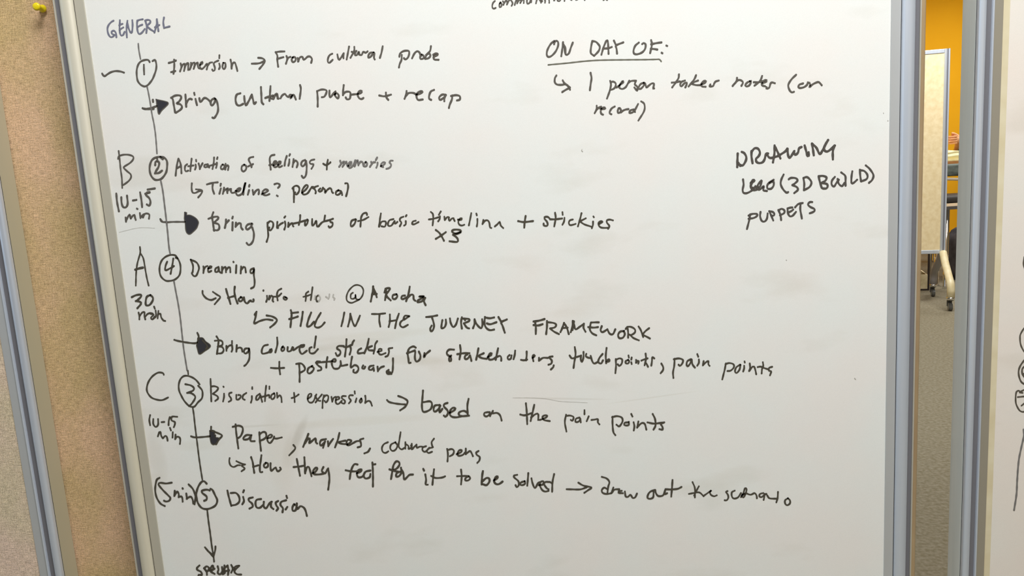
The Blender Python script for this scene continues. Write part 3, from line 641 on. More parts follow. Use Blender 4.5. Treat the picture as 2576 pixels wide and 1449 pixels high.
2230 670 2235 720 2222 765;2228 760 2265 710 2285 710 2300 750 2312 805;2395 655 2400 700 2385 740 2380 795;2330 715 2370 710 2420 730 2470 745
2512 712 2475 725 2470 760 2500 770 2485 818
@350 840
=short dash on the timeline|e|17
615 460 620 505
=letter C|e|20
312 510 300 490 240 485 170 530 120 600 98 680 110 740 160 800 240 828 300 828 365 798
=circled 3|e|20
762 632 720 580 670 545 610 525 560 530 520 570 500 640 505 710 530 770 570 840 620 895 660 915 700 910 740 860 790 810 800 750 790 700 745 650
583 630 650 645 690 675 680 710 605 740;605 740 660 745 705 780 700 820 660 880 630 905
=Bisociation|e|19
900 565 905 700 910 845;905 660 950 655 995 675 980 710 930 750;930 750 985 780 995 810 960 840
1062 660 1065 664;1070 750 1070 790 1058 845;1165 735 1135 745 1135 775 1155 800 1160 830 1130 850
1225 765 1225 820 1245 825 1275 800 1280 770 1250 765;1350 740 1310 770 1305 810 1330 825
1425 668 1425 688;1420 780 1420 820 1408 860
1520 750 1480 780 1475 825 1500 820 1530 770;1530 780 1550 850;1600 650 1590 740 1585 840;1540 790 1600 775 1630 765
1640 660 1640 690;1640 770 1640 800;1700 745 1665 770 1665 815 1690 815 1710 780 1700 745
1735 740 1740 800;1740 800 1770 770 1790 800 1795 855
=plus sign|e|19
1950 740 1955 790 1958 855;1920 805 1965 790 2008 760
=10-15|e|20
140 1020 130 1080 140 1145;180 1070 180 1130 210 1168 240 1140 240 1070;285 1108 318 1105
388 1045 375 1090 372 1145;480 1040 415 1040 410 1085 450 1105 450 1140 438 1170
=min|e|20
238 1285 255 1235;255 1235 270 1230 280 1280 300 1310;300 1310 330 1280 345 1285 355 1310 360 1340;390 1180 402 1210;425 1235 422 1300
460 1265 455 1320;455 1320 480 1290 510 1300 520 1330 515 1380
=arrow|e|20
655 1285 700 1298 790 1295 890 1285
#890 1215 920 1210 960 1225 945 1262 965 1270 965 1300 1005 1310 975 1370 935 1390 905 1360 893 1280
908 1165 905 1215
920 1220 980 1240 1045 1275 1010 1320 970 1385
=timeline line|e|18
678 935 690 1010 705 1150 730 1350 755 1550 775 1690 797 1828
@350 1040
=Paper|e|21
1215 135 1225 250 1250 435;1180 165 1250 150 1300 170 1305 220 1280 280 1250 305
1415 270 1350 270 1310 310 1320 325 1370 320 1410 280;1410 285 1400 330 1410 345 1455 345
1515 235 1520 330 1535 465;1515 260 1560 230 1595 240 1600 290 1570 320 1535 335
1620 310 1660 300 1675 275 1650 265 1615 300 1620 350 1650 370 1690 320 1700 290;1700 310 1730 315 1795 300
=comma|e|20
1942 395 1965 440 1890 525
=arrow|e|19
1140 560 1135 600 1150 650 1190 672 1240 650 1270 650;1225 598 1280 625 1335 640;1335 640 1290 655 1330 690 1290 725
=How|e|22
1410 548 1430 610 1440 680 1450 745;1540 525 1530 600 1520 680 1525 735 1550 735;1435 670 1500 650
1595 620 1570 650 1585 680 1620 665 1620 625 1595 620;1655 625 1655 680 1665 720 1700 690 1720 680;1720 680 1745 725 1785 700 1775 680
=they|e|22
1985 572 2000 650 2025 780;1945 672 2020 665 2075 655;2080 550 2085 640 2090 750;2090 745 2110 680 2135 670 2150 710 2170 785
2180 750 2220 730 2245 690 2225 680 2190 720 2200 760 2260 765 2320 755
2320 672 2300 720 2340 750 2370 700;2380 690 2395 800 2390 880 2380 955
=closing bracket and 5 min|e|21
258 808 225 830 208 900 205 980 225 1060 270 1130 325 1162
412 868 340 878 270 870 245 890 300 960 370 1030 395 1060 380 1095 340 1105 315 1095
450 970 445 1035;445 1035 480 980 500 1010 500 1050;500 1050 530 1040 545 1060 550 1105;548 938 552 944;595 1005 605 1070
600 1070 630 1050 655 1045 675 1080 685 1130;625 890 680 950 710 1040 700 1138
=circled 5|e|22
852 880 820 850 785 860 745 920 722 1000 725 1060 745 1130 790 1185 850 1200 910 1185 965 1150 985 1090 960 1030 925 960 900 945
890 965 850 955 790 970 800 1000 850 1040 850 1080 820 1095
=Discussion|e|23
1112 970 1130 1050 1160 1160;1155 1000 1220 1000 1260 1050 1260 1110 1220 1145 1170 1155;1320 965 1310 990;1310 1050 1320 1100 1300 1140
1430 1055 1380 1070 1385 1100 1420 1130 1430 1170 1390 1195;1535 1075 1480 1085 1465 1130 1480 1180 1520 1185 1560 1150;1570 1110 1570 1170 1600 1190 1640 1130 1670 1110
1665 1110 1660 1170 1690 1200;1750 1100 1720 1120 1730 1160 1750 1190 1730 1220;1850 1090 1790 1110 1780 1150 1810 1190 1805 1240
1855 1035 1862 1060;1865 1175 1845 1205;1950 1140 1930 1180 1935 1220 1970 1215 1980 1160 1960 1145;1985 1130 1990 1200 2030 1165 2070 1180 2095 1220 2112 1285
@380 1200
=down arrow|e|20
708 410 725 560 745 700 765 860 785 980 795 1060;680 882 730 940 785 1000;812 870 808 920 785 1000;720 930 785 985
=SPECIFIC|e|22
610 1110 580 1140 585 1165 630 1190 640 1230 600 1225 600 1250
668 1145 700 1185 705 1225;670 1145 700 1120 730 1140 720 1175 695 1180;735 1170 775 1110 785 1150 750 1180 800 1215;770 1170 800 1150;740 1145 760 1160
840 1120 850 1160 840 1200 870 1220 900 1180 895 1130;895 1190 900 1220 930 1200;925 1110 925 1170 915 1215;925 1140 965 1110
965 1110 975 1170 970 1225;935 1180 985 1170;1010 1105 1030 1150 1010 1200;1030 1160 1070 1120 1110 1115;1105 1120 1050 1180 1080 1220 1135 1225
@740 880
=expression|e|19
175 615 215 580 215 550 185 560 170 620 195 660 240 650 280 560;265 580 300 635 330 640;350 560 300 620 270 660
375 570 360 650 357 730;370 600 400 570 430 580 425 630 400 660 385 640
470 590 480 650;480 645 500 600 525 590;530 630 570 610 560 590 530 600 525 660 555 680 600 640
650 580 610 580 600 605 640 640 630 675 600 665;740 570 700 570 690 600 715 635 690 670
762 520 765 548;785 610 772 655;845 610 825 640 835 665 855 640 845 610;895 575 900 620 895 665;895 665 930 640 960 650 980 700
=arrow|e|21
1170 630 1200 655 1290 675 1400 685;1310 578 1380 605 1428 645 1400 710 1335 758
=based|e|22
1622 510 1615 600 1608 700 1620 770 1660 775 1720 740 1735 680 1710 645 1630 655
1830 690 1770 700 1755 750 1770 775 1810 750 1840 700;1830 700 1830 785 1865 740
1930 665 1890 680 1885 710 1930 760 1930 810 1900 840 1885 825
1960 790 2010 760 2030 735 2000 725 1965 760 1960 810 1990 840 2050 845 2110 830
2195 615 2180 700 2185 820;2180 790 2140 765 2090 775 2070 800 2100 830 2200 825
=markers,|e|22
180 1055 150 1130 115 1215;140 1170 180 1110 200 1115 190 1170 230 1140 270 1110 275 1160 290 1175
400 1120 340 1135 325 1180 345 1200 390 1150;385 1160 365 1230;425 1150 430 1200;430 1210 460 1160 490 1120;570 1045 550 1130 515 1225
645 1140 560 1160 600 1180 660 1185;670 1190 710 1160 720 1140 680 1130 660 1160 670 1195 700 1195 780 1150 810 1145
870 1115 830 1130 840 1170 840 1210 800 1225;955 1240 930 1280 885 1300
=coloured|e|19
1180 1160 1130 1185 1105 1230 1115 1280 1150 1295 1185 1275;1275 1160 1220 1190 1210 1240 1240 1270 1280 1250 1300 1200 1275 1165
1340 1035 1325 1130 1315 1210 1350 1250 1390 1230
1400 1160 1400 1240;1400 1180 1440 1210 1440 1245 1480 1220 1480 1180;1470 1200 1480 1250 1510 1220 1540 1190;1540 1190 1545 1230 1580 1215 1610 1215
1660 1210 1620 1225 1615 1260 1650 1280 1700 1230;1760 1115 1730 1160 1740 1210 1750 1225 1700 1235 1670 1270 1690 1295 1735 1280
=pens|e|20
1925 1245 1935 1310 1930 1400;1930 1260 1980 1245 2010 1265 2000 1310 1960 1335
2045 1310 2100 1285 2110 1260 2080 1260 2055 1300 2070 1330 2120 1320 2150 1290;2160 1240 2160 1310;2165 1305 2210 1270 2230 1290 2250 1335
2320 1270 2290 1290 2300 1320 2335 1345 2330 1390 2305 1418
@1200 970
=on|e|20
140 330 95 340 90 370 120 385 155 360 160 330;160 330 165 380;165 375 200 315;200 315 195 345 250 340 290 370 310 435
=the|e|21
615 220 625 320 632 478;545 360 600 370 680 345;720 240 700 330 675 440;680 400 740 355 770 360 770 430;790 430 850 410 885 380 860 370 825 390 840 430 915 445
=pain|e|20
1120 365 1105 460 1125 575;1120 380 1170 375 1215 395 1200 440 1180 430;1290 400 1245 415 1240 455 1280 450 1300 415;1300 415 1305 460
1352 308 1352 358;1405 385 1380 445;1440 430 1480 425 1520 420 1520 460 1540 485
=points|e|21
1705 390 1705 480 1715 580 1740 620;1700 395 1760 382 1820 400 1830 450 1790 510 1755 490
1900 460 1860 465 1850 490 1880 500 1910 490 1910 455;1940 355 1955 385;1970 460 1980 510 1972 560;2030 450 2015 525;2015 520 2070 470 2110 480 2130 550
2210 355 2240 420 2245 500 2220 550;2145 460 2230 475 2350 460;2355 460 2310 480 2330 510 2335 550 2295 545
@800 1070
=feel|e|22
498 490 460 485 430 530 410 600 400 670;350 562 420 575 500 575;490 600 540 575 550 550 510 560 490 610 510 650 560 640 590 590
660 565 600 580 575 630 600 665 650 650 660 610;685 465 692 600 692 765;690 490 722 485
=for|e|22
920 670 935 580 950 500 985 450 1020 460 1025 495 990 540 945 560;900 550 960 570 1010 580;1030 580 990 600 985 640 1020 635 1050 590 1045 530
1045 540 1075 600 1085 675 1120 650 1150 620 1195 615
=it|e|22
1325 545 1335 565;1350 615 1360 680 1355 740 1380 745;1460 552 1450 640 1440 745;1425 635 1480 660 1560 655 1598 640
=to|e|21
1800 555 1808 640 1800 740;1750 638 1830 635 1890 635;1890 640 1855 665 1855 690 1890 690 1915 665 1900 640
=be|e|24
2075 575 2065 640 2060 740;2070 700 2120 660 2155 670 2155 710 2120 750 2080 740
2215 690 2255 665 2260 640 2235 650 2215 700 2240 735 2280 735 2322 705
@1200 1160
=solved|e|21
505 170 465 180 470 205 520 250 525 300 500 325 485 300;600 250 555 265 540 290 570 300 605 280 600 250
645 148 640 220 632 305;685 215 700 280 730 335 770 270 800 260;780 300 830 290 835 250 800 260 790 300 820 360 860 380 900 370
910 260 860 260 845 290 880 340 900 350;970 160 950 260 945 380;920 260 940 275
=arrow|e|20
1128 350 1200 352 1300 352 1380 325;1275 268 1340 305 1440 328 1400 360 1350 395
=draw|e|20
1570 195 1630 215 1665 260 1650 320 1640 405;1640 350 1600 330 1570 360 1580 395 1630 410 1690 400
1715 330 1690 400;1695 395 1730 355 1790 350;1820 370 1780 375 1780 395 1835 400;1860 380 1870 440 1900 445 1930 420 1960 460 1990 450 2012 405
@1600 1160
=out|e|21
235 360 180 380 150 420 145 460 180 470 215 450 220 390;240 360 250 400 280 435 340 425 370 350;370 350 360 410 390 400
458 235 452 330 442 440;380 350 440 352 520 345 570 322
=the|e|19
710 262 740 340 740 455;790 315 760 370 730 430;665 410 720 400 780 390 810 400 850 440;850 435 900 400 950 365 930 385 940 420 980 440 1015 428
=scenario|e|20
1150 375 1130 385 1155 420 1160 460 1140 490 1115 490;1240 370 1205 390 1205 440 1230 468 1280 455 1320 400
1320 450 1350 400 1370 340 1390 350 1380 400 1350 455 1330 430 1380 400;1380 400 1440 420 1490 400 1515 430 1520 465
1600 400 1560 410 1550 440 1580 450 1620 415 1640 410;1620 410 1605 485;1650 430 1680 465 1760 470;1785 385 1780 460 1765 515
1910 465 1875 490 1875 530 1900 552 1935 530 1935 490 1910 465
@2476 600
@1430 360
=speck|f|8
170 78 165 92;170 98 178 105
@2140 935
=speck|f|9
48 80 60 94
@1970 640
=speck|f|8
38 68 42 70
@2200 280
=speck|f|8
110 20 112 22;165 115 168 118
@1230 970
=faint scratch|f|3
300 150 500 150 700 160 900 195 1100 205 1240 212
'''
INK_RIGHT = '''
@2496 600
=part of a circle cut off by the picture edge|r|24
408 230 396 290 398 330 408 372
=loop cut off by the picture edge|r|18
425 1110 400 1127 354 1204 348 1265 356 1331 376 1381 400 1420 430 1440
=double loop cut off by the picture edge|r|20
430 1510 400 1533 354 1597 332 1657 334 1724 359 1795 400 1830 440 1840;425 1600 400 1613 376 1641 376 1696 400 1740 430 1760;400 1700 430 1720
=boxed mark cut off by the picture edge|r|18
350 1925 332 1913 304 1927 293 1993 298 2076 332 2148 365 2176 400 2178 440 2170;332 1913 350 1925 400 1902 440 1890;345 1935 380 1940;320 1993 400 1985 440 1982;367 2100 400 2075 440 2050
=long downward stroke|l|20
392 2402 397 2440 395 2490 364 2628 336 2764 322 2893 312 3045 303 3220 273 3415
'''
# ------------------------------------------------------------------ the room
def struct(name, m, x0, x1, y0, y1, z0, z1):
    o = box(name, m, None, x0, x1, y0, y1, z0, z1); o['kind'] = 'structure'; return o
RX0, RX1, RY0, RY1, RZ = -5.0, 9.0, -5.0, 8.1, 3.1
carpet = noise_col(mat('grey_carpet', (134, 127, 106), 0.97, 0, 0.1), 70, (118, 110, 88), (146, 140, 122), (1, 1, 1), 8, 0.3, 0.7, 0.4, 0.003)
struct('floor', carpet, RX0 - .1, RX1 + .1, RY0 - .1, RY1 + .1, -0.1, 0)
struct('ceiling', mat('ceiling_white', (232, 230, 222), 0.9), RX0 - .1, RX1 + .1, RY0 - .1, RY1 + .1, RZ, RZ + .1)
struct('wall_back', noise_col(mat('orange_paint', (252, 182, 2), 0.85), 3, (250, 180, 0), (253, 184, 4)), RX0 - .1, RX1 + .1, RY1, RY1 + .1, 0, RZ)
struct('wall_front', mat('warm_white_paint', (150, 144, 132), 0.9), RX0 - .1, RX1 + .1, RY0 - .1, RY0, 0, RZ)
struct('wall_left', mat('cool_white_paint', (160, 166, 172), 0.9), RX0 - .1, RX0, RY0, RY1, 0, RZ)
struct('wall_right', mat('pale_cream_paint', (230, 212, 176), 0.9), RX1, RX1 + .1, RY0, RY1, 0, RZ)
# ------------------------------------------------------------------ rolling partitions
BOT, TOP, TH = 0.39, 1.915, 0.040
def rounded(u0, u1, h, n=12, p=0.75):
    """outline of a bulging rail from u0 to u1, h proud of the face"""
    return [(u0 + (u1 - u0) * (1 - math.cos(math.pi * k / n)) / 2, -h * math.sin(math.pi * k / n) ** p) for k in range(n + 1)]
def caster(parent, x, y):
    bm = bmesh.new()
    r = bmesh.ops.create_cone(bm, cap_ends=True, segments=24, radius1=0.031, radius2=0.031, depth=0.026)
    bmesh.ops.bevel(bm, geom=[e for e in bm.edges if any(len(f.verts) > 4 for f in e.link_faces)], offset=0.004, segments=2, affect='EDGES')
    for v in bm.verts: c = v.co.copy(); v.co = Vector((x + c.z, y + 0.012 + c.x, 0.0315 + c.y))
    w = link('caster', mesh_of(bm, 'caster', False), M_wheel, parent)
    bm = bmesh.new()
    prof = [(0.034, 0.030), (0.034, 0.066), (0.024, 0.074), (-0.016, 0.080), (-0.016, 0.086), (0.020, 0.086), (0.048, 0.070), (0.048, 0.030)]
    a = [bm.verts.new((x - 0.017, y + p, q)) for p, q in prof]; c = [bm.verts.new((x + 0.017, y + p, q)) for p, q in prof]
    for i in range(8): bm.faces.new((a[i], a[(i + 1) % 8], c[(i + 1) % 8], c[i]))
    bm.faces.new(a[::-1]); bm.faces.new(c); bmesh.ops.recalc_face_normals(bm, faces=bm.faces)
    link('fork', mesh_of(bm, 'fork'), M_wheel, w)
def leg(parent, x, s, m):
    bm = bmesh.new()
    tube(bm, [(x, s * 0.012, 0.400), (x, s * 0.03, 0.385), (x, s * 0.09, 0.33), (x, s * 0.245, 0.225), (x, s * 0.275, 0.203), (x, s * 0.290, 0.176), (x, s * 0.295, 0.15), (x, s * 0.295, 0.105)], [0.027] * 8, 18)
    l = link('leg', mesh_of(bm, 'leg', True), m, parent)
    bm = bmesh.new(); tube(bm, [(x, s * 0.295, 0.086), (x, s * 0.295, 0.088), (x, s * 0.295, 0.104), (x, s * 0.295, 0.106)], [0.025, 0.029, 0.029, 0.025], 20)
    link('chrome_ring', mesh_of(bm, 'chrome_ring', True), M_chrome, l)
    return l
M_wheel = mat('smoky_caster_plastic', (96, 96, 92), 0.25); M_chrome = mat('chrome', (235, 235, 235), 0.08, 1.0)
M_cream_leg = noise_col(mat('cream_painted_leg', (228, 214, 170), 0.4), 20, (222, 206, 160), (232, 220, 182))
M_shaded_leg = mat('shaded_cream_leg', (150, 146, 146), 0.45)  # cream leg again, the shade on the rear leg put into its colour
def partition(loc, w, label, face, group, rz=0, style='wide', surf='writing_surface', back='fabric_panel', legm=None, strip=False, alt=None, kindname='mobile_whiteboard', cat='whiteboard'):
    """w is the width of the visible face between the posts; x runs from -w/2 to w/2, face at y = 0"""
    t = empty(kindname, loc, rz, label, cat, group); t['kind'] = 'thing'
    x1 = w / 2
    s = box(surf, face, t, -x1, x1, -0.0002, 0.012, BOT + 0.03, TOP - 0.03)
    box(back, M['fabric'], t, -x1, x1, 0.030, TH - 0.002, BOT + 0.03, TOP - 0.03)
    box('core_board', M['alu_flat'], t, -x1, x1, 0.013, 0.029, BOT + 0.03, TOP - 0.03)
    alt = alt or {}
    for sd in (-1, 1):
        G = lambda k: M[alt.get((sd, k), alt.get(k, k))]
        def pr(pts): return [(sd * (x1 + u), y) for u, y in pts]
        def cuboid(name, m, u0, u1, y0, y1, par, bev=0.0):
            a, b = sorted((sd * (x1 + u0), sd * (x1 + u1))); return box(name, m, par, a, b, y0, y1, BOT, TOP, bev)
        if style == 'wide':
            E_ = 0.0455
            post = cuboid('post', M['alu_flat'], 0.0005, E_, 0.004, TH, t)
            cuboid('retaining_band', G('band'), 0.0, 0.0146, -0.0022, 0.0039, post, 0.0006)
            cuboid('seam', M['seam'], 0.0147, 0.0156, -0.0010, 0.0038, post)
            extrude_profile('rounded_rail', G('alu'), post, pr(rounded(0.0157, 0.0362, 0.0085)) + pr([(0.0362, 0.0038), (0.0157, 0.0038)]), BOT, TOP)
            cuboid('gasket', M['gasket'], 0.0363, 0.0432, -0.0010, 0.0038, post)
            cuboid('lip', M['lip'], 0.0433, E_, -0.0035, 0.0038, post, 0.0006)
        elif style == 'slim':
            E_ = 0.0385
            post = cuboid('post', G('alu_flat'), 0.0005, E_, 0.004, TH, t)
            cuboid('retaining_band', G('band'), 0.0, 0.0135, -0.0020, 0.0039, post, 0.0006)
            extrude_profile('bead', M['alu'], post, pr(rounded(0.0136, 0.0176, 0.0045, 6)) + pr([(0.0176, 0.0038), (0.0136, 0.0038)]), BOT, TOP)
            cuboid('gasket', M['gasket'], 0.0177, 0.0262, -0.0005, 0.0038, post)
            extrude_profile('rounded_rail', M['alu'], post, pr(rounded(0.0263, 0.0383, 0.0062, 10, 0.6)) + pr([(0.0383, 0.0022), (0.0263, 0.0022)]), BOT, TOP)
            cuboid('seam', M['seam'], 0.0270, 0.0384, 0.0023, 0.0032, post)
        else:
            E_ = 0.034
            post = cuboid('post', M['tan_rail'], 0.0005, E_, 0.004, TH, t)
            cuboid('retaining_band', M['tan_rail'], 0.0, 0.0195, -0.0018, 0.0039, post, 0.0006)
            extrude_profile('rounded_rail', M['tan_rail'], post, pr(rounded(0.0205, 0.034, 0.006, 8)) + pr([(0.034, 0.0038), (0.0205, 0.0038)]), BOT, TOP)
        for k, fb in enumerate((-1, 1)):
            if style == 'tan': continue
            lx = sd * (x1 - 0.06 if style == 'wide' else x1 + E_ / 2)
            leg(t, lx, fb, (M_cream_leg, M_shaded_leg)[k]); caster(t, lx, fb * 0.295)
        if style == 'tan':
            a, b_ = sorted((sd * (x1 + 0.004), sd * (x1 + 0.030)))
            box('floor_post', M['tan_rail'], t, a, b_, 0.008, TH - 0.004, 0.0, BOT, 0.001)
    for nm, za, zb in (('bottom_rail', BOT, BOT + 0.030), ('top_rail', TOP - 0.030, TOP)):
        bm = bmesh.new(); bx(bm, -x1, x1, -0.004, TH, za, zb, 0.004); r = link(nm, mesh_of(bm, nm), M['alu'], t)
    if strip:
        box('edge_strip', M['cream_strip'], s, -x1, -x1 + 0.0105, -0.0007, 0.0, BOT + 0.03, TOP - 0.03)
    return t, s
SMUDGE = []
XL, XR = at(212.5, 0, 0).x, at(2232, 725, 0).x
XL = (at(212.5, 0, 0).x + at(313, 725, 0).x + at(415, 1449, 0).x) / 3
WMID = XR - XL; XC = (XL + XR) / 2
for (px, py, rx, ry, k, an) in ((752, 1092, .009, .040, .86, -.48), (735, 1125, .016, .045, .93, -.35), (870, 868, .11, .008, .93, .05), (1010, 905, .10, .010, .95, -.1), (395, 1150, .018, .06, .93, .1),
                            (700, 1130, .03, .10, .96, 0), (900, 1060, .16, .010, .97, 0), (640, 1072, .05, .0025, .92, 0), (500, 1120, .05, .012, .96, 0), (940, 845, .13, .010, .96, .03),
                            (780, 890, .06, .012, .95, .1), (1420, 1003, .09, .0022, .90, -.08), (1640, 1000, .09, .0016, .93, .08), (380, 1225, .03, .03, .96, 0)):
    p = at(px, py, 0); SMUDGE.append((p.x - XC, p.z, rx, ry, k, an))
M['board'] = board('white_enamel', (238, 237, 236))
SMUDGE.clear(); M['board_right'] = board('warm_white_enamel', (236, 228, 222))
# middle whiteboard
mid, mid_s = partition((XC, 0, 0), WMID, 'rolling whiteboard covered with handwritten workshop notes, the wide one in the middle', M['board'], None, style='wide', alt={(-1, 'alu'): 'alu_warm_lit', (-1, 'band'): 'band_warm_lit'})
# right whiteboard: left edge of its face at the pixel column of the photograph
xe = at(2498.5, 725, 0).x
right, right_s = partition((xe + WMID / 2, 0, 0), WMID, 'whiteboard cut off by the right edge of the picture, beyond the gap', M['board_right'], None, style='slim', strip=True, alt={'band': 'band_taupe'})
# far left fabric partition: its seam at px 43 on row 725
xs = at(43, 725, 0).x
left, left_s = partition((xs - 0.0385 - 0.55, 0, 0), 1.10, 'fabric pinboard at the far left with bluish grey aluminium post', M['fabric_left'], None, style='slim', alt={'alu_flat': 'side_shaded'}, surf='fabric_panel', back='back_panel', kindname='mobile_pinboard', cat='pinboard')
# fabric partition behind, showing between the left posts and as a tan edge beside the gap
YB = 0.044
xr = at(2314, 725, YB).x
xl = at(20, 725, YB).x - 0.25
behind, behind_s = partition(((xl + xr - 0.034) / 2, YB, 0), (xr - 0.034 - xl), 'tan fabric pinboard standing close behind the middle whiteboard, with the pushpin in it', M['fabric'], None, style='tan', surf='fabric_panel', back='back_panel', kindname='mobile_pinboard', cat='pinboard')
# far rolling partition seen through the gap
Pf, Pr = onfloor(2392, 784), onfloor(2345, 745)
ddir = (Pr - Pf).normalized(); pdir = Vector((ddir.y, -ddir.x, 0)); ang = math.atan2(pdir.y, pdir.x)
pc = (Pf + Pr) / 2
far, far_s = partition((pc - pdir * (0.5 + 0.034 / 2) ), 1.0, 'cream fabric rolling pinboard across the room, its castered leg seen through the gap', M['fabric_far'], None, rz=ang, style='slim', surf='fabric_panel', back='back_panel', kindname='mobile_pinboard', cat='pinboard')
# ------------------------------------------------------------------ handwriting on the boards
def build_ink(text, surf, surf_x):
    words = []; byname = {}; ox = oy = 0; cur = None
    for line in text.strip().splitlines():
        line = line.strip()
        if not line or line == '~': continue
        if line[0] == '@': ox, oy = map(float, line[1:].split())
        elif line[0] in '=+':
            nm, c, wd_ = line[1:].split('|')
            if line[0] == '+': cur = byname[nm]; cur['w'] = float(wd_)
            else: cur = {'n': nm, 'c': c, 'w': float(wd_), 's': [], 'f': []}; words.append(cur); byname[nm] = cur
        else:
            fill = line[0] == '#'
            for part in line.lstrip('#').split(';'):
                v = [float(t) for t in part.split()]
                if len(v) < 4: continue
                pts = [Vector((ox + v[i] / 5.002, oy + v[i + 1] / 5.002)) for i in range(0, len(v) - 1, 2)]
                if fill: cur['f'].append(pts)
                else: cur['s'].append((pts, cur['w'] / 5.002 / 2))
    depth = 0
    for wd_ in words:
        V = []; Fc = []; rim = []
        def P(q, k): 
            p = at(q.x, q.y, 0); V.append((p.x - surf_x, -0.00045 - 0.000012 * (k % 30), p.z))
        def stroke(pts, r, k):
            path = spline(pts, 2.2)
            n = len(path)
            if n < 2: return
            # cumulative length for taper and nib wobble
            L = [0.0]
            for a, b in zip(path, path[1:]): L.append(L[-1] + (b - a).length)
            T = L[-1]
            tg = [(path[min(i + 1, n - 1)] - path[max(i - 1, 0)]) for i in range(n)]
            tg = [t.normalized() if t.length > 1e-9 else Vector((1, 0)) for t in tg]
            ext = []
            for f in (0.95, 0.75, 0.4): ext.append((path[0] - tg[0] * r * f, tg[0], r * math.sqrt(1 - f * f)))
            for i in range(n):
                wob = 1 + 0.10 * math.sin(L[i] * 0.31 + k * 1.7) - 0.12 * abs(tg[i].x * 0.8 + tg[i].y * 0.3)
                ext.append((path[i], tg[i], r * wob))
            for f in (0.4, 0.75, 0.95): ext.append((path[-1] + tg[-1] * r * f, tg[-1], r * math.sqrt(1 - f * f)))
            base = len(V); m_ = len(ext)
            for i, (p, t, w_) in enumerate(ext):
                nn = Vector((-t.y, t.x)); end = i in (0, 1, m_ - 2, m_ - 1)
                for c_, e_ in ((-1, 1.0), (-0.5, 0.15), (0.5, 0.15), (1, 1.0)):
                    P(p + nn * (w_ * c_), k); rim.append(1.0 if end else e_)
            for i in range(m_ - 1):
                for j in range(3):
                    a = base + i * 4 + j; Fc.append((a, a + 1, a + 5, a + 4))
        for pts in wd_['f']:
            base = len(V); depth += 1
            for q in pts: P(q, depth); rim.append(0.0)
            Fc.append(tuple(range(base, base + len(pts))))
            stroke(pts + [pts[0]], 1.3, depth + 1)
        for pts, r in wd_['s']:
            depth += 1; stroke(pts, r * 1.14, depth)
        me = bpy.data.meshes.new('handwriting'); me.from_pydata(V, [], Fc); me.validate()
        at_ = me.attributes.new('rim', 'FLOAT', 'POINT'); at_.data.foreach_set('value', rim)
        nm = wd_['n']
        kind = 'handwritten_line' if 'line' in nm and 'below' not in nm and nm != 'timeline' else 'drawn_arrow' if 'arrow' in nm else 'scratch_mark' if nm in ('speck', 'faint scratch') else 'handwritten_word'
        o = link(kind, me, INK[wd_['c']], surf)
        if wd_['f']:
            me.materials.append(INK['s'])
            for p in me.polygons:
                if len(p.vertices) > 4 or p.area > 2e-5: p.material_index = 1
        if kind == 'handwritten_word': o['label'] = 'handwriting reading ' + nm if wd_['c'] != 'b' else 'bluish grey handwriting reading ' + nm
build_ink(INK_MID, mid_s, XC)
build_ink(INK_RIGHT, right_s, xe + WMID / 2)
# ------------------------------------------------------------------ pushpin
p0 = at(111, 23, YB); 
pin = empty('pushpin', (p0.x, YB, p0.z), 0, 'yellow plastic pushpin stuck in the tan fabric, at the top left', 'pushpin')
M_pin = mat('yellow_plastic', (236, 214, 20), 0.3)
def lathe(name, m, parent, prof, n=24):
    """profile (distance along -y, radius) turned about the y axis"""
    bm = bmesh.new(); rings = []
    for y, r in prof: rings.append([bm.verts.new((r * math.cos(2 * math.pi * k / n), -y, r * math.sin(2 * math.pi * k / n))) for k in range(n)])
    for a, b in zip(rings, rings[1:]):
        for k in range(n): bm.faces.new((a[k], b[k], b[(k + 1) % n], a[(k + 1) % n]))
    bm.faces.new(rings[0]); bm.faces.new(rings[-1][::-1]); bmesh.ops.recalc_face_normals(bm, faces=bm.faces)
    return link(name, mesh_of(bm, name, True), m, parent)
lathe('body', M_pin, pin, [(0.0030, 0.0045), (0.0034, 0.0056), (0.0046, 0.0060), (0.0060, 0.0052), (0.0075, 0.0034), (0.011, 0.0030), (0.0150, 0.0033), (0.0170, 0.0046), (0.0185, 0.0056), (0.0205, 0.0059), (0.0222, 0.0052), (0.0230, 0.0036)])
lathe('needle', M_chrome, pin, [(-0.0, 0.0006), (0.0032, 0.0006)], 8)
# ------------------------------------------------------------------ things seen through the gap
M_wood = noise_col(mat('light_wood_edge', (206, 146, 88), 0.5), 14, (196, 132, 74), (216, 158, 100), (1, 1, 6))
M_top = mat('pale_yellow_laminate', (244, 230, 168), 0.45)
def slab_table(name, x, y, z, w, d, th, label, cat, top_m, edge_m, leg_m, rz=0):
    t = empty(name, (x, y, 0), rz, label, cat)
    bm = bmesh.new(); bx(bm, -w / 2, w / 2, -d / 2, d / 2, z - 0.004, z, 0.001); link('tabletop', mesh_of(bm, 'tabletop'), top_m, t)
    bm = bmesh.new(); bx(bm, -w / 2, w / 2, -d / 2, d / 2, z - th, z - 0.0041, 0.004); link('edge_band', mesh_of(bm, 'edge_band'), edge_m, t)
    for sx in (-1, 1):
        for sy in (-1, 1):
            bm = bmesh.new(); X, Y = sx * (w / 2 - .06), sy * (d / 2 - .06)
            tube(bm, [(X, Y, z - th), (X, Y, 0.02), (X, Y, 0.0)], [0.02, 0.02, 0.026], 14); link('leg', mesh_of(bm, 'leg', True), leg_m, t)
    return t
T1 = at(2396, 404, 6.30)
slab_table('standing_table', T1.x - 0.30, 6.30 + 0.30, T1.z, 1.0, 0.60, 0.048, 'tall table with pale yellow top and light wood edge, behind the cream rolling pinboard', 'table', M_top, M_wood, M_chrome)
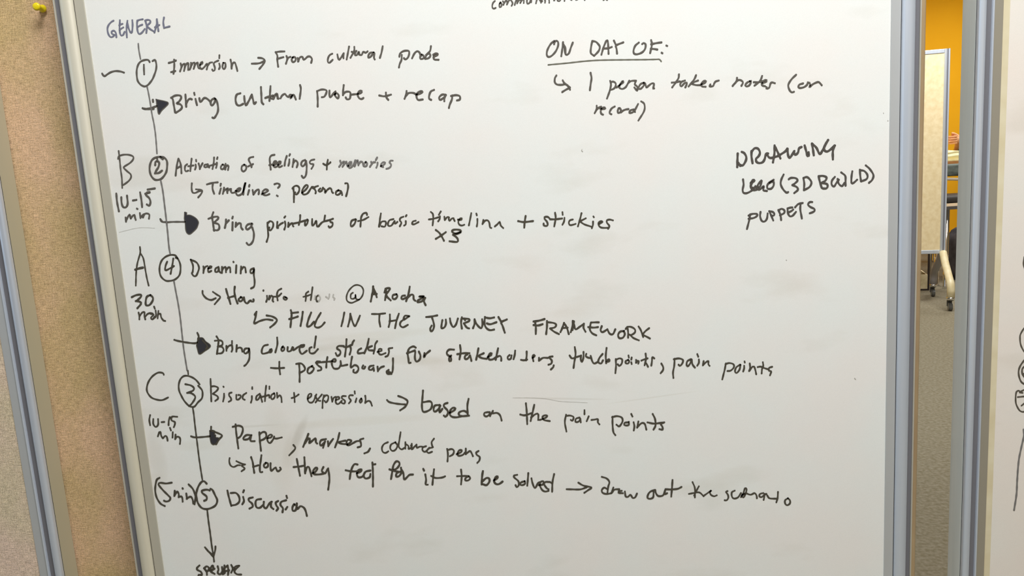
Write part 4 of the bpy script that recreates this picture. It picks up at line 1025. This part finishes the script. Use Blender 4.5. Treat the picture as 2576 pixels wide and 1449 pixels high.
# folded cloth lying on it
bm = bmesh.new(); bmesh.ops.create_cube(bm, size=1); bmesh.ops.subdivide_edges(bm, edges=bm.edges[:], cuts=11, use_grid_fill=True)
from mathutils import noise
for v in bm.verts:
    c = v.co; e = max(abs(c.x), abs(c.y)) * 2; h = (c.z + 0.5)
    top_ = 0.088 * (1 - 0.55 * max(0, e - 0.55) ** 1.6) + 0.010 * noise.noise(Vector((c.x * 5, c.y * 4, 1))) + 0.006 * math.sin(c.x * 14 + c.y * 5)
    v.co = Vector((c.x * 0.62 * (1 - 0.06 * h), c.y * 0.34 * (1 - 0.10 * h) + 0.01 * math.sin(h * 9), h * top_))
cl = link('folded_cloth', mesh_of(bm, 'folded_cloth', True), noise_col(mat('pale_yellow_cloth', (250, 238, 180), 0.85), 14, (246, 232, 166), (253, 243, 196)), None, (T1.x - 0.10, 6.50, T1.z + 0.0012))
tag(cl, 'pale yellow folded cloth lying on the tall table, in front of the hands', 'cloth')
# stool with grey-green padded back and bright metal rim, in front of the table
M_pad = noise_col(mat('grey_green_upholstery', (92, 104, 98), 0.9), 7, (48, 56, 56), (118, 130, 124), (1, 1, 2.2), 3)
S = at(2398, 428, 5.95)
st = empty('bar_stool', (S.x + 0.06, 5.98, 0), -0.12, 'grey green padded bar stool with bright metal rim, in front of the tall table', 'stool')
bm = bmesh.new(); bx(bm, -0.22, 0.22, -0.03, 0.03, S.z - 0.055, S.z + 0.055, 0.02); link('backrest', mesh_of(bm, 'backrest', True), M_pad, st)
bm = bmesh.new(); tube(bm, [(-0.24, 0.0, S.z - 0.03), (-0.235, -0.02, S.z - 0.065), (-0.12, -0.035, S.z - 0.075), (0, -0.04, S.z - 0.085), (0.12, -0.035, S.z - 0.095), (0.235, -0.02, S.z - 0.10), (0.24, 0, S.z - 0.05)], 0.013, 12)
link('rim', mesh_of(bm, 'rim', True), mat('satin_steel', (226, 218, 204), 0.35, 0.3), st)
bm = bmesh.new(); bx(bm, -0.21, 0.21, 0.0, 0.36, 0.66, 0.735, 0.025); link('seat', mesh_of(bm, 'seat', True), mat('dark_seat_vinyl', (62, 58, 54), 0.6), st)
for sx in (-1, 1):
    bm = bmesh.new(); tube(bm, [(sx * .19, 0.0, S.z - 0.06), (sx * .19, 0.02, 0.7)], 0.011, 10); link('back_support', mesh_of(bm, 'back_support', True), M_chrome, st)
    for sy in (0.03, 0.33):
        bm = bmesh.new(); tube(bm, [(sx * .18, sy, 0.68), (sx * .23, sy + (0.04 if sy > .1 else -.04), 0.0)], 0.012, 10); link('leg', mesh_of(bm, 'leg', True), M_chrome, st)
# lower desk with metal edge, nearer
D = at(2396, 518, 5.33)
desk = slab_table('low_desk', D.x + 0.24, 5.33 + 0.13, D.z, 0.62, 0.26, 0.030, 'low grey desk with metal edge, below the padded stool back', 'desk', mat('grey_desk_laminate', (190, 178, 156), 0.3), mat('brushed_metal_edge', (150, 150, 156), 0.3, 0.8), M_chrome)
# dark rucksack on the floor
B = onfloor(2402, 700)
bag = empty('rucksack', (B.x + 0.10, B.y, 0), 0.2, 'dark grey rucksack standing on the carpet under the low desk', 'bag')
M_bag = noise_col(mat('charcoal_nylon', (56, 54, 58), 0.85), 9, (38, 36, 40), (84, 82, 86), (1, 1, 1), 3)
bm = bmesh.new(); bmesh.ops.create_cube(bm, size=1); bmesh.ops.subdivide_edges(bm, edges=bm.edges[:], cuts=5, use_grid_fill=True)
for v in bm.verts:
    c = v.co; k = 1 - 0.30 * max(0, c.z + 0.1) ** 1.5 - 0.10 * (abs(c.x) * 2) ** 3
    v.co = Vector((c.x * 0.36 * k, c.y * 0.20 * k * (1 - 0.2 * (2 * c.x) ** 2), (c.z + 0.5) * 0.46 * (1 - 0.12 * (2 * c.x) ** 2)))
link('body', mesh_of(bm, 'body', True), M_bag, bag)
bm = bmesh.new(); bmesh.ops.create_cube(bm, size=1); bmesh.ops.bevel(bm, geom=bm.edges[:], offset=0.12, segments=3, affect='EDGES')
for v in bm.verts: v.co = Vector((v.co.x * 0.26, v.co.y * 0.07 - 0.115, v.co.z * 0.18 + 0.13))
link('front_pocket', mesh_of(bm, 'front_pocket', True), M_bag, bag)
bm = bmesh.new(); tube(bm, [(-0.05, 0, 0.43), (-0.045, 0, 0.475), (0, 0, 0.49), (0.045, 0, 0.475), (0.05, 0, 0.43)], 0.009, 8); link('handle', mesh_of(bm, 'handle', True), M_bag, bag)
# low shelf box and translucent tub behind the cream rolling pinboard
q = onfloor(2322, 727)
crate = empty('wooden_crate', (q.x - 0.12, q.y + .10, 0), ang, 'cream crate with dark edges on the carpet, behind the cream rolling pinboard', 'crate')
CW, CD, CH = 0.33, 0.26, 0.135
M_cr = noise_col(mat('cream_crate_board', (214, 200, 160), 0.7), 18, (196, 182, 140), (226, 214, 178)); M_dk = mat('dark_edge_strip', (46, 34, 30), 0.6)
box('front_panel', M_cr, crate, -CW / 2, CW / 2, -CD / 2, -CD / 2 + 0.012, 0.012, CH, 0.002)
box('back_panel', M_cr, crate, -CW / 2, CW / 2, CD / 2 - 0.012, CD / 2, 0.012, CH, 0.002)
for sx in (-1, 1):
    a, b = sorted((sx * CW / 2, sx * (CW / 2 - 0.012))); box('side_panel', M_cr, crate, a, b, -CD / 2 + 0.0125, CD / 2 - 0.0125, 0.012, CH)
    a, b = sorted((sx * (CW / 2 + 0.001), sx * (CW / 2 + 0.013))); box('corner_strip', M_dk, crate, a, b, -CD / 2 - 0.004, -CD / 2 + 0.02, 0, 0.42)
box('base_board', M_dk, crate, -CW / 2, CW / 2, -CD / 2 - 0.004, CD / 2, 0, 0.0115)
tub = empty('storage_tub', (q.x - 0.12, q.y + .10, CH), ang, 'translucent grey tub stacked on the cream crate', 'tub')
gm = mat('frosted_plastic', (190, 188, 176), 0.25); gm.node_tree.nodes['Principled BSDF'].inputs['Transmission Weight'].default_value = 0.35
bm = bmesh.new(); n = 28; rings = []
for z, r in ((0.0005, 0.085), (0.006, 0.098), (0.03, 0.118), (0.09, 0.135), (0.15, 0.132), (0.20, 0.112), (0.225, 0.085)):
    rings.append([bm.verts.new((-.02 + r * 1.12 * math.cos(2 * math.pi * k / n), r * 0.85 * math.sin(2 * math.pi * k / n), z)) for k in range(n)])
for a, b in zip(rings, rings[1:]):
    for k in range(n): bm.faces.new((a[k], a[(k + 1) % n], b[(k + 1) % n], b[k]))
bm.faces.new(rings[0][::-1]); bm.faces.new(rings[-1]); link('tub_body', mesh_of(bm, 'tub_body', True), gm, tub)
bm = bmesh.new(); tube(bm, [(-.02, 0, 0.2252), (-.02, 0, 0.236), (-.02, 0, 0.240)], [0.092, 0.092, 0.080], 28); link('lid', mesh_of(bm, 'lid', True), gm, tub)
# ------------------------------------------------------------------ person behind the tall table, hands clasped on it
M_skin = noise_col(mat('skin', (228, 166, 118), 0.55), 14, (220, 154, 106), (236, 178, 130)); M_skin.node_tree.nodes['Principled BSDF'].inputs['Subsurface Weight'].default_value = 0.05
def skin(name, chains, m, parent, sub=2, root=0):
    """chains: list of [(x, y, z, r), ...]; a chain may start at an earlier vertex given as an int"""
    V = []; E = []; Rr = []
    for ch in chains:
        prev = None
        for e in ch:
            if isinstance(e, int): prev = e; continue
            V.append(e[:3]); Rr.append(e[3]); i = len(V) - 1
            if prev is not None: E.append((prev, i))
            prev = i
    me = bpy.data.meshes.new(name); me.from_pydata(V, E, []); o = link(name, me, m, parent)
    md = o.modifiers.new('skin', 'SKIN'); md.use_smooth_shade = True
    for i, v in enumerate(me.skin_vertices[0].data):
        v.radius = (Rr[i], Rr[i]); v.use_root = (i == root)
    s_ = o.modifiers.new('sub', 'SUBSURF'); s_.levels = s_.render_levels = sub
    return o
hp = at(2400, 352, 6.70)                       # the clasped hands
hz = hp.z
px_, py_ = hp.x + 0.48, 6.70 + 0.19                   # standing place of the person, turned toward the table
per = empty('person', (px_, py_, 0), math.atan2(-0.48, 0.19), 'person in a teal top standing at the tall table with hands clasped above it', 'person')
hx, hy, hzl = 0.0, -math.hypot(0.48, 0.19), hz
sh = 1.34; chin = 1.47
body = skin('body', [
    [(0, 0, 0.92, .12), (0, 0, 1.06, .115), (0, -0.01, 1.22, .135), (0, -0.01, 1.33, .12), (0, -0.01, 1.40, .058), (0, -0.03, 1.455, .052), (0, -0.055, 1.52, .078), (0, -0.045, 1.60, .088), (0, -0.04, 1.66, .06)],
    [3, (-.15, -0.01, 1.34, .062), (-.20, -.03, 1.28, .052), (-.25, -.15, 1.10, .042), (hx - .035, hy + .10, hzl - .020, .030), (hx - .025, hy + .05, hzl - .012, .024)],
    [3, (.15, -0.01, 1.34, .062), (.20, -.03, 1.28, .052), (.25, -.15, 1.10, .042), (hx + .050, hy + .09, hzl - .030, .030), (hx + .032, hy + .045, hzl - .016, .024)],
    [0, (-.09, 0, 0.84, .095), (-.10, -.01, 0.50, .062), (-.105, .02, 0.46, .058), (-.11, .03, 0.10, .036), (-.11, .02, 0.05, .036), (-.12, -.11, 0.035, .034), (-.12, -.16, 0.03, .026)],
    [0, (.09, 0, 0.84, .095), (.10, -.01, 0.50, .062), (.105, .02, 0.46, .058), (.11, .03, 0.10, .036), (.11, .02, 0.05, .036), (.12, -.11, 0.035, .034), (.12, -.16, 0.03, .026)],
], M_skin, per)
def hand(side):
    """palm with four fingers closed over the other hand and a thumb on top"""
    s = side; cx_, cy_, cz_ = hx + s * .022, hy + .02, hzl
    ch = [[(cx_ + s * .012, cy_ + .035, cz_ - .012, .020), (cx_ + s * .010, cy_ + .008, cz_ - .004, .026), (cx_ + s * .004, cy_ - .022, cz_ + .002, .024)]]
    for k in range(4):
        zz = cz_ + .024 - k * .0175; rr = (.0085, .009, .0088, .0075)[k]; ln = (1, 1.1, 1.05, .85)[k]
        ch.append([2, (cx_ - s * .002, cy_ - .042, zz, rr * 1.1), (cx_ - s * .022, cy_ - .056 * ln, zz + .002, rr), (cx_ - s * .046, cy_ - .046 * ln, zz + .003, rr * .95), (cx_ - s * .056, cy_ - .026, zz + .003, rr * .85)])
    ch.append([1, (cx_ + s * .004, cy_ - .004, cz_ + .034, .011), (cx_ - s * .010 , cy_ - .026, cz_ + .050, .0095), (cx_ - s * .030, cy_ - .034, cz_ + .054 + s * .004, .0085)])
    g = 1.22
    ch = [[e if isinstance(e, int) else (cx_ + (e[0] - cx_) * g, cy_ + (e[1] - cy_) * g, cz_ + (e[2] - cz_) * g, e[3] * g) for e in c] for c in ch]
    return skin('hand', ch, M_skin, per, 2, 1)
hand(-1); hand(1)
M_teal = noise_col(mat('teal_knit', (66, 138, 124), 0.9), 24, (52, 120, 112), (78, 150, 134)); M_trs = mat('dark_denim', (52, 56, 68), 0.9)
skin('top', [[(0, 0, 0.84, .150), (0, 0, 1.04, .150), (0, -0.01, 1.22, .155), (0, -0.01, 1.33, .135), (0, -0.01, 1.375, .075)],
    [3, (-.15, -0.01, 1.34, .075), (-.20, -.03, 1.28, .066), (-.25, -.15, 1.10, .054), (hx - .060, hy + .18, hzl - .040, .040)],
    [3, (.15, -0.01, 1.34, .075), (.20, -.03, 1.28, .066), (.25, -.15, 1.10, .054), (hx + .085, hy + .17, hzl - .050, .040)]], M_teal, per)
skin('trousers', [[(0, 0, 1.00, .142), (0, 0, 0.86, .14)], [1, (-.09, 0, 0.80, .108), (-.10, -.01, 0.48, .078), (-.11, .03, 0.10, .060)], [1, (.09, 0, 0.80, .108), (.10, -.01, 0.48, .078), (.11, .03, 0.10, .060)]], M_trs, per)
bm = bmesh.new(); bmesh.ops.create_uvsphere(bm, u_segments=20, v_segments=14, radius=0.098)
for v in bm.verts: v.co = Vector((v.co.x * .95, v.co.y * 1.08 - .028 + max(0, -v.co.z) * .35, v.co.z * 1.02 + 1.625))
bmesh.ops.delete(bm, geom=[v for v in bm.verts if v.co.y < -.075 and v.co.z < 1.655], context='VERTS')
hair = link('hair', mesh_of(bm, 'hair', True), mat('brown_hair', (70, 48, 34), 0.7), per)
sol = hair.modifiers.new('thick', 'SOLIDIFY'); sol.thickness = 0.01
for s in (-1, 1):
    bm = bmesh.new(); bmesh.ops.create_uvsphere(bm, u_segments=12, v_segments=8, radius=0.0095); bmesh.ops.translate(bm, verts=bm.verts, vec=(s * .030, -.122, 1.575))
    link('eye', mesh_of(bm, 'eye', True), mat('eye_brown', (70, 52, 40), 0.2), per)
    skin('shoe', [[(s * .11, .035, 0.05, .045), (s * .115, -.05, 0.045, .045), (s * .12, -.13, 0.038, .042), (s * .12, -.175, 0.034, .032)]], mat('dark_shoe', (44, 40, 40), 0.6), per, 2, 0)
    bm = bmesh.new(); bmesh.ops.create_uvsphere(bm, u_segments=12, v_segments=8, radius=1.0)
    for v in bm.verts: v.co = Vector((v.co.x * .008 + s * .092, v.co.y * .016 - .045, v.co.z * .028 + 1.565))
    link('ear', mesh_of(bm, 'ear', True), M_skin, per)
bm = bmesh.new(); tube(bm, [(0, -.130, 1.585), (0, -.146, 1.555), (0, -.152, 1.543), (0, -.138, 1.535)], [.008, .011, .013, .007], 10); link('nose', mesh_of(bm, 'nose', True), M_skin, per)
bm = bmesh.new(); tube(bm, [(-.024, -.124, 1.510), (-.010, -.133, 1.512), (.010, -.133, 1.512), (.024, -.124, 1.510)], [.003, .005, .005, .003], 8); link('mouth', mesh_of(bm, 'mouth', True), mat('lip_pink', (180, 96, 86), 0.5), per)
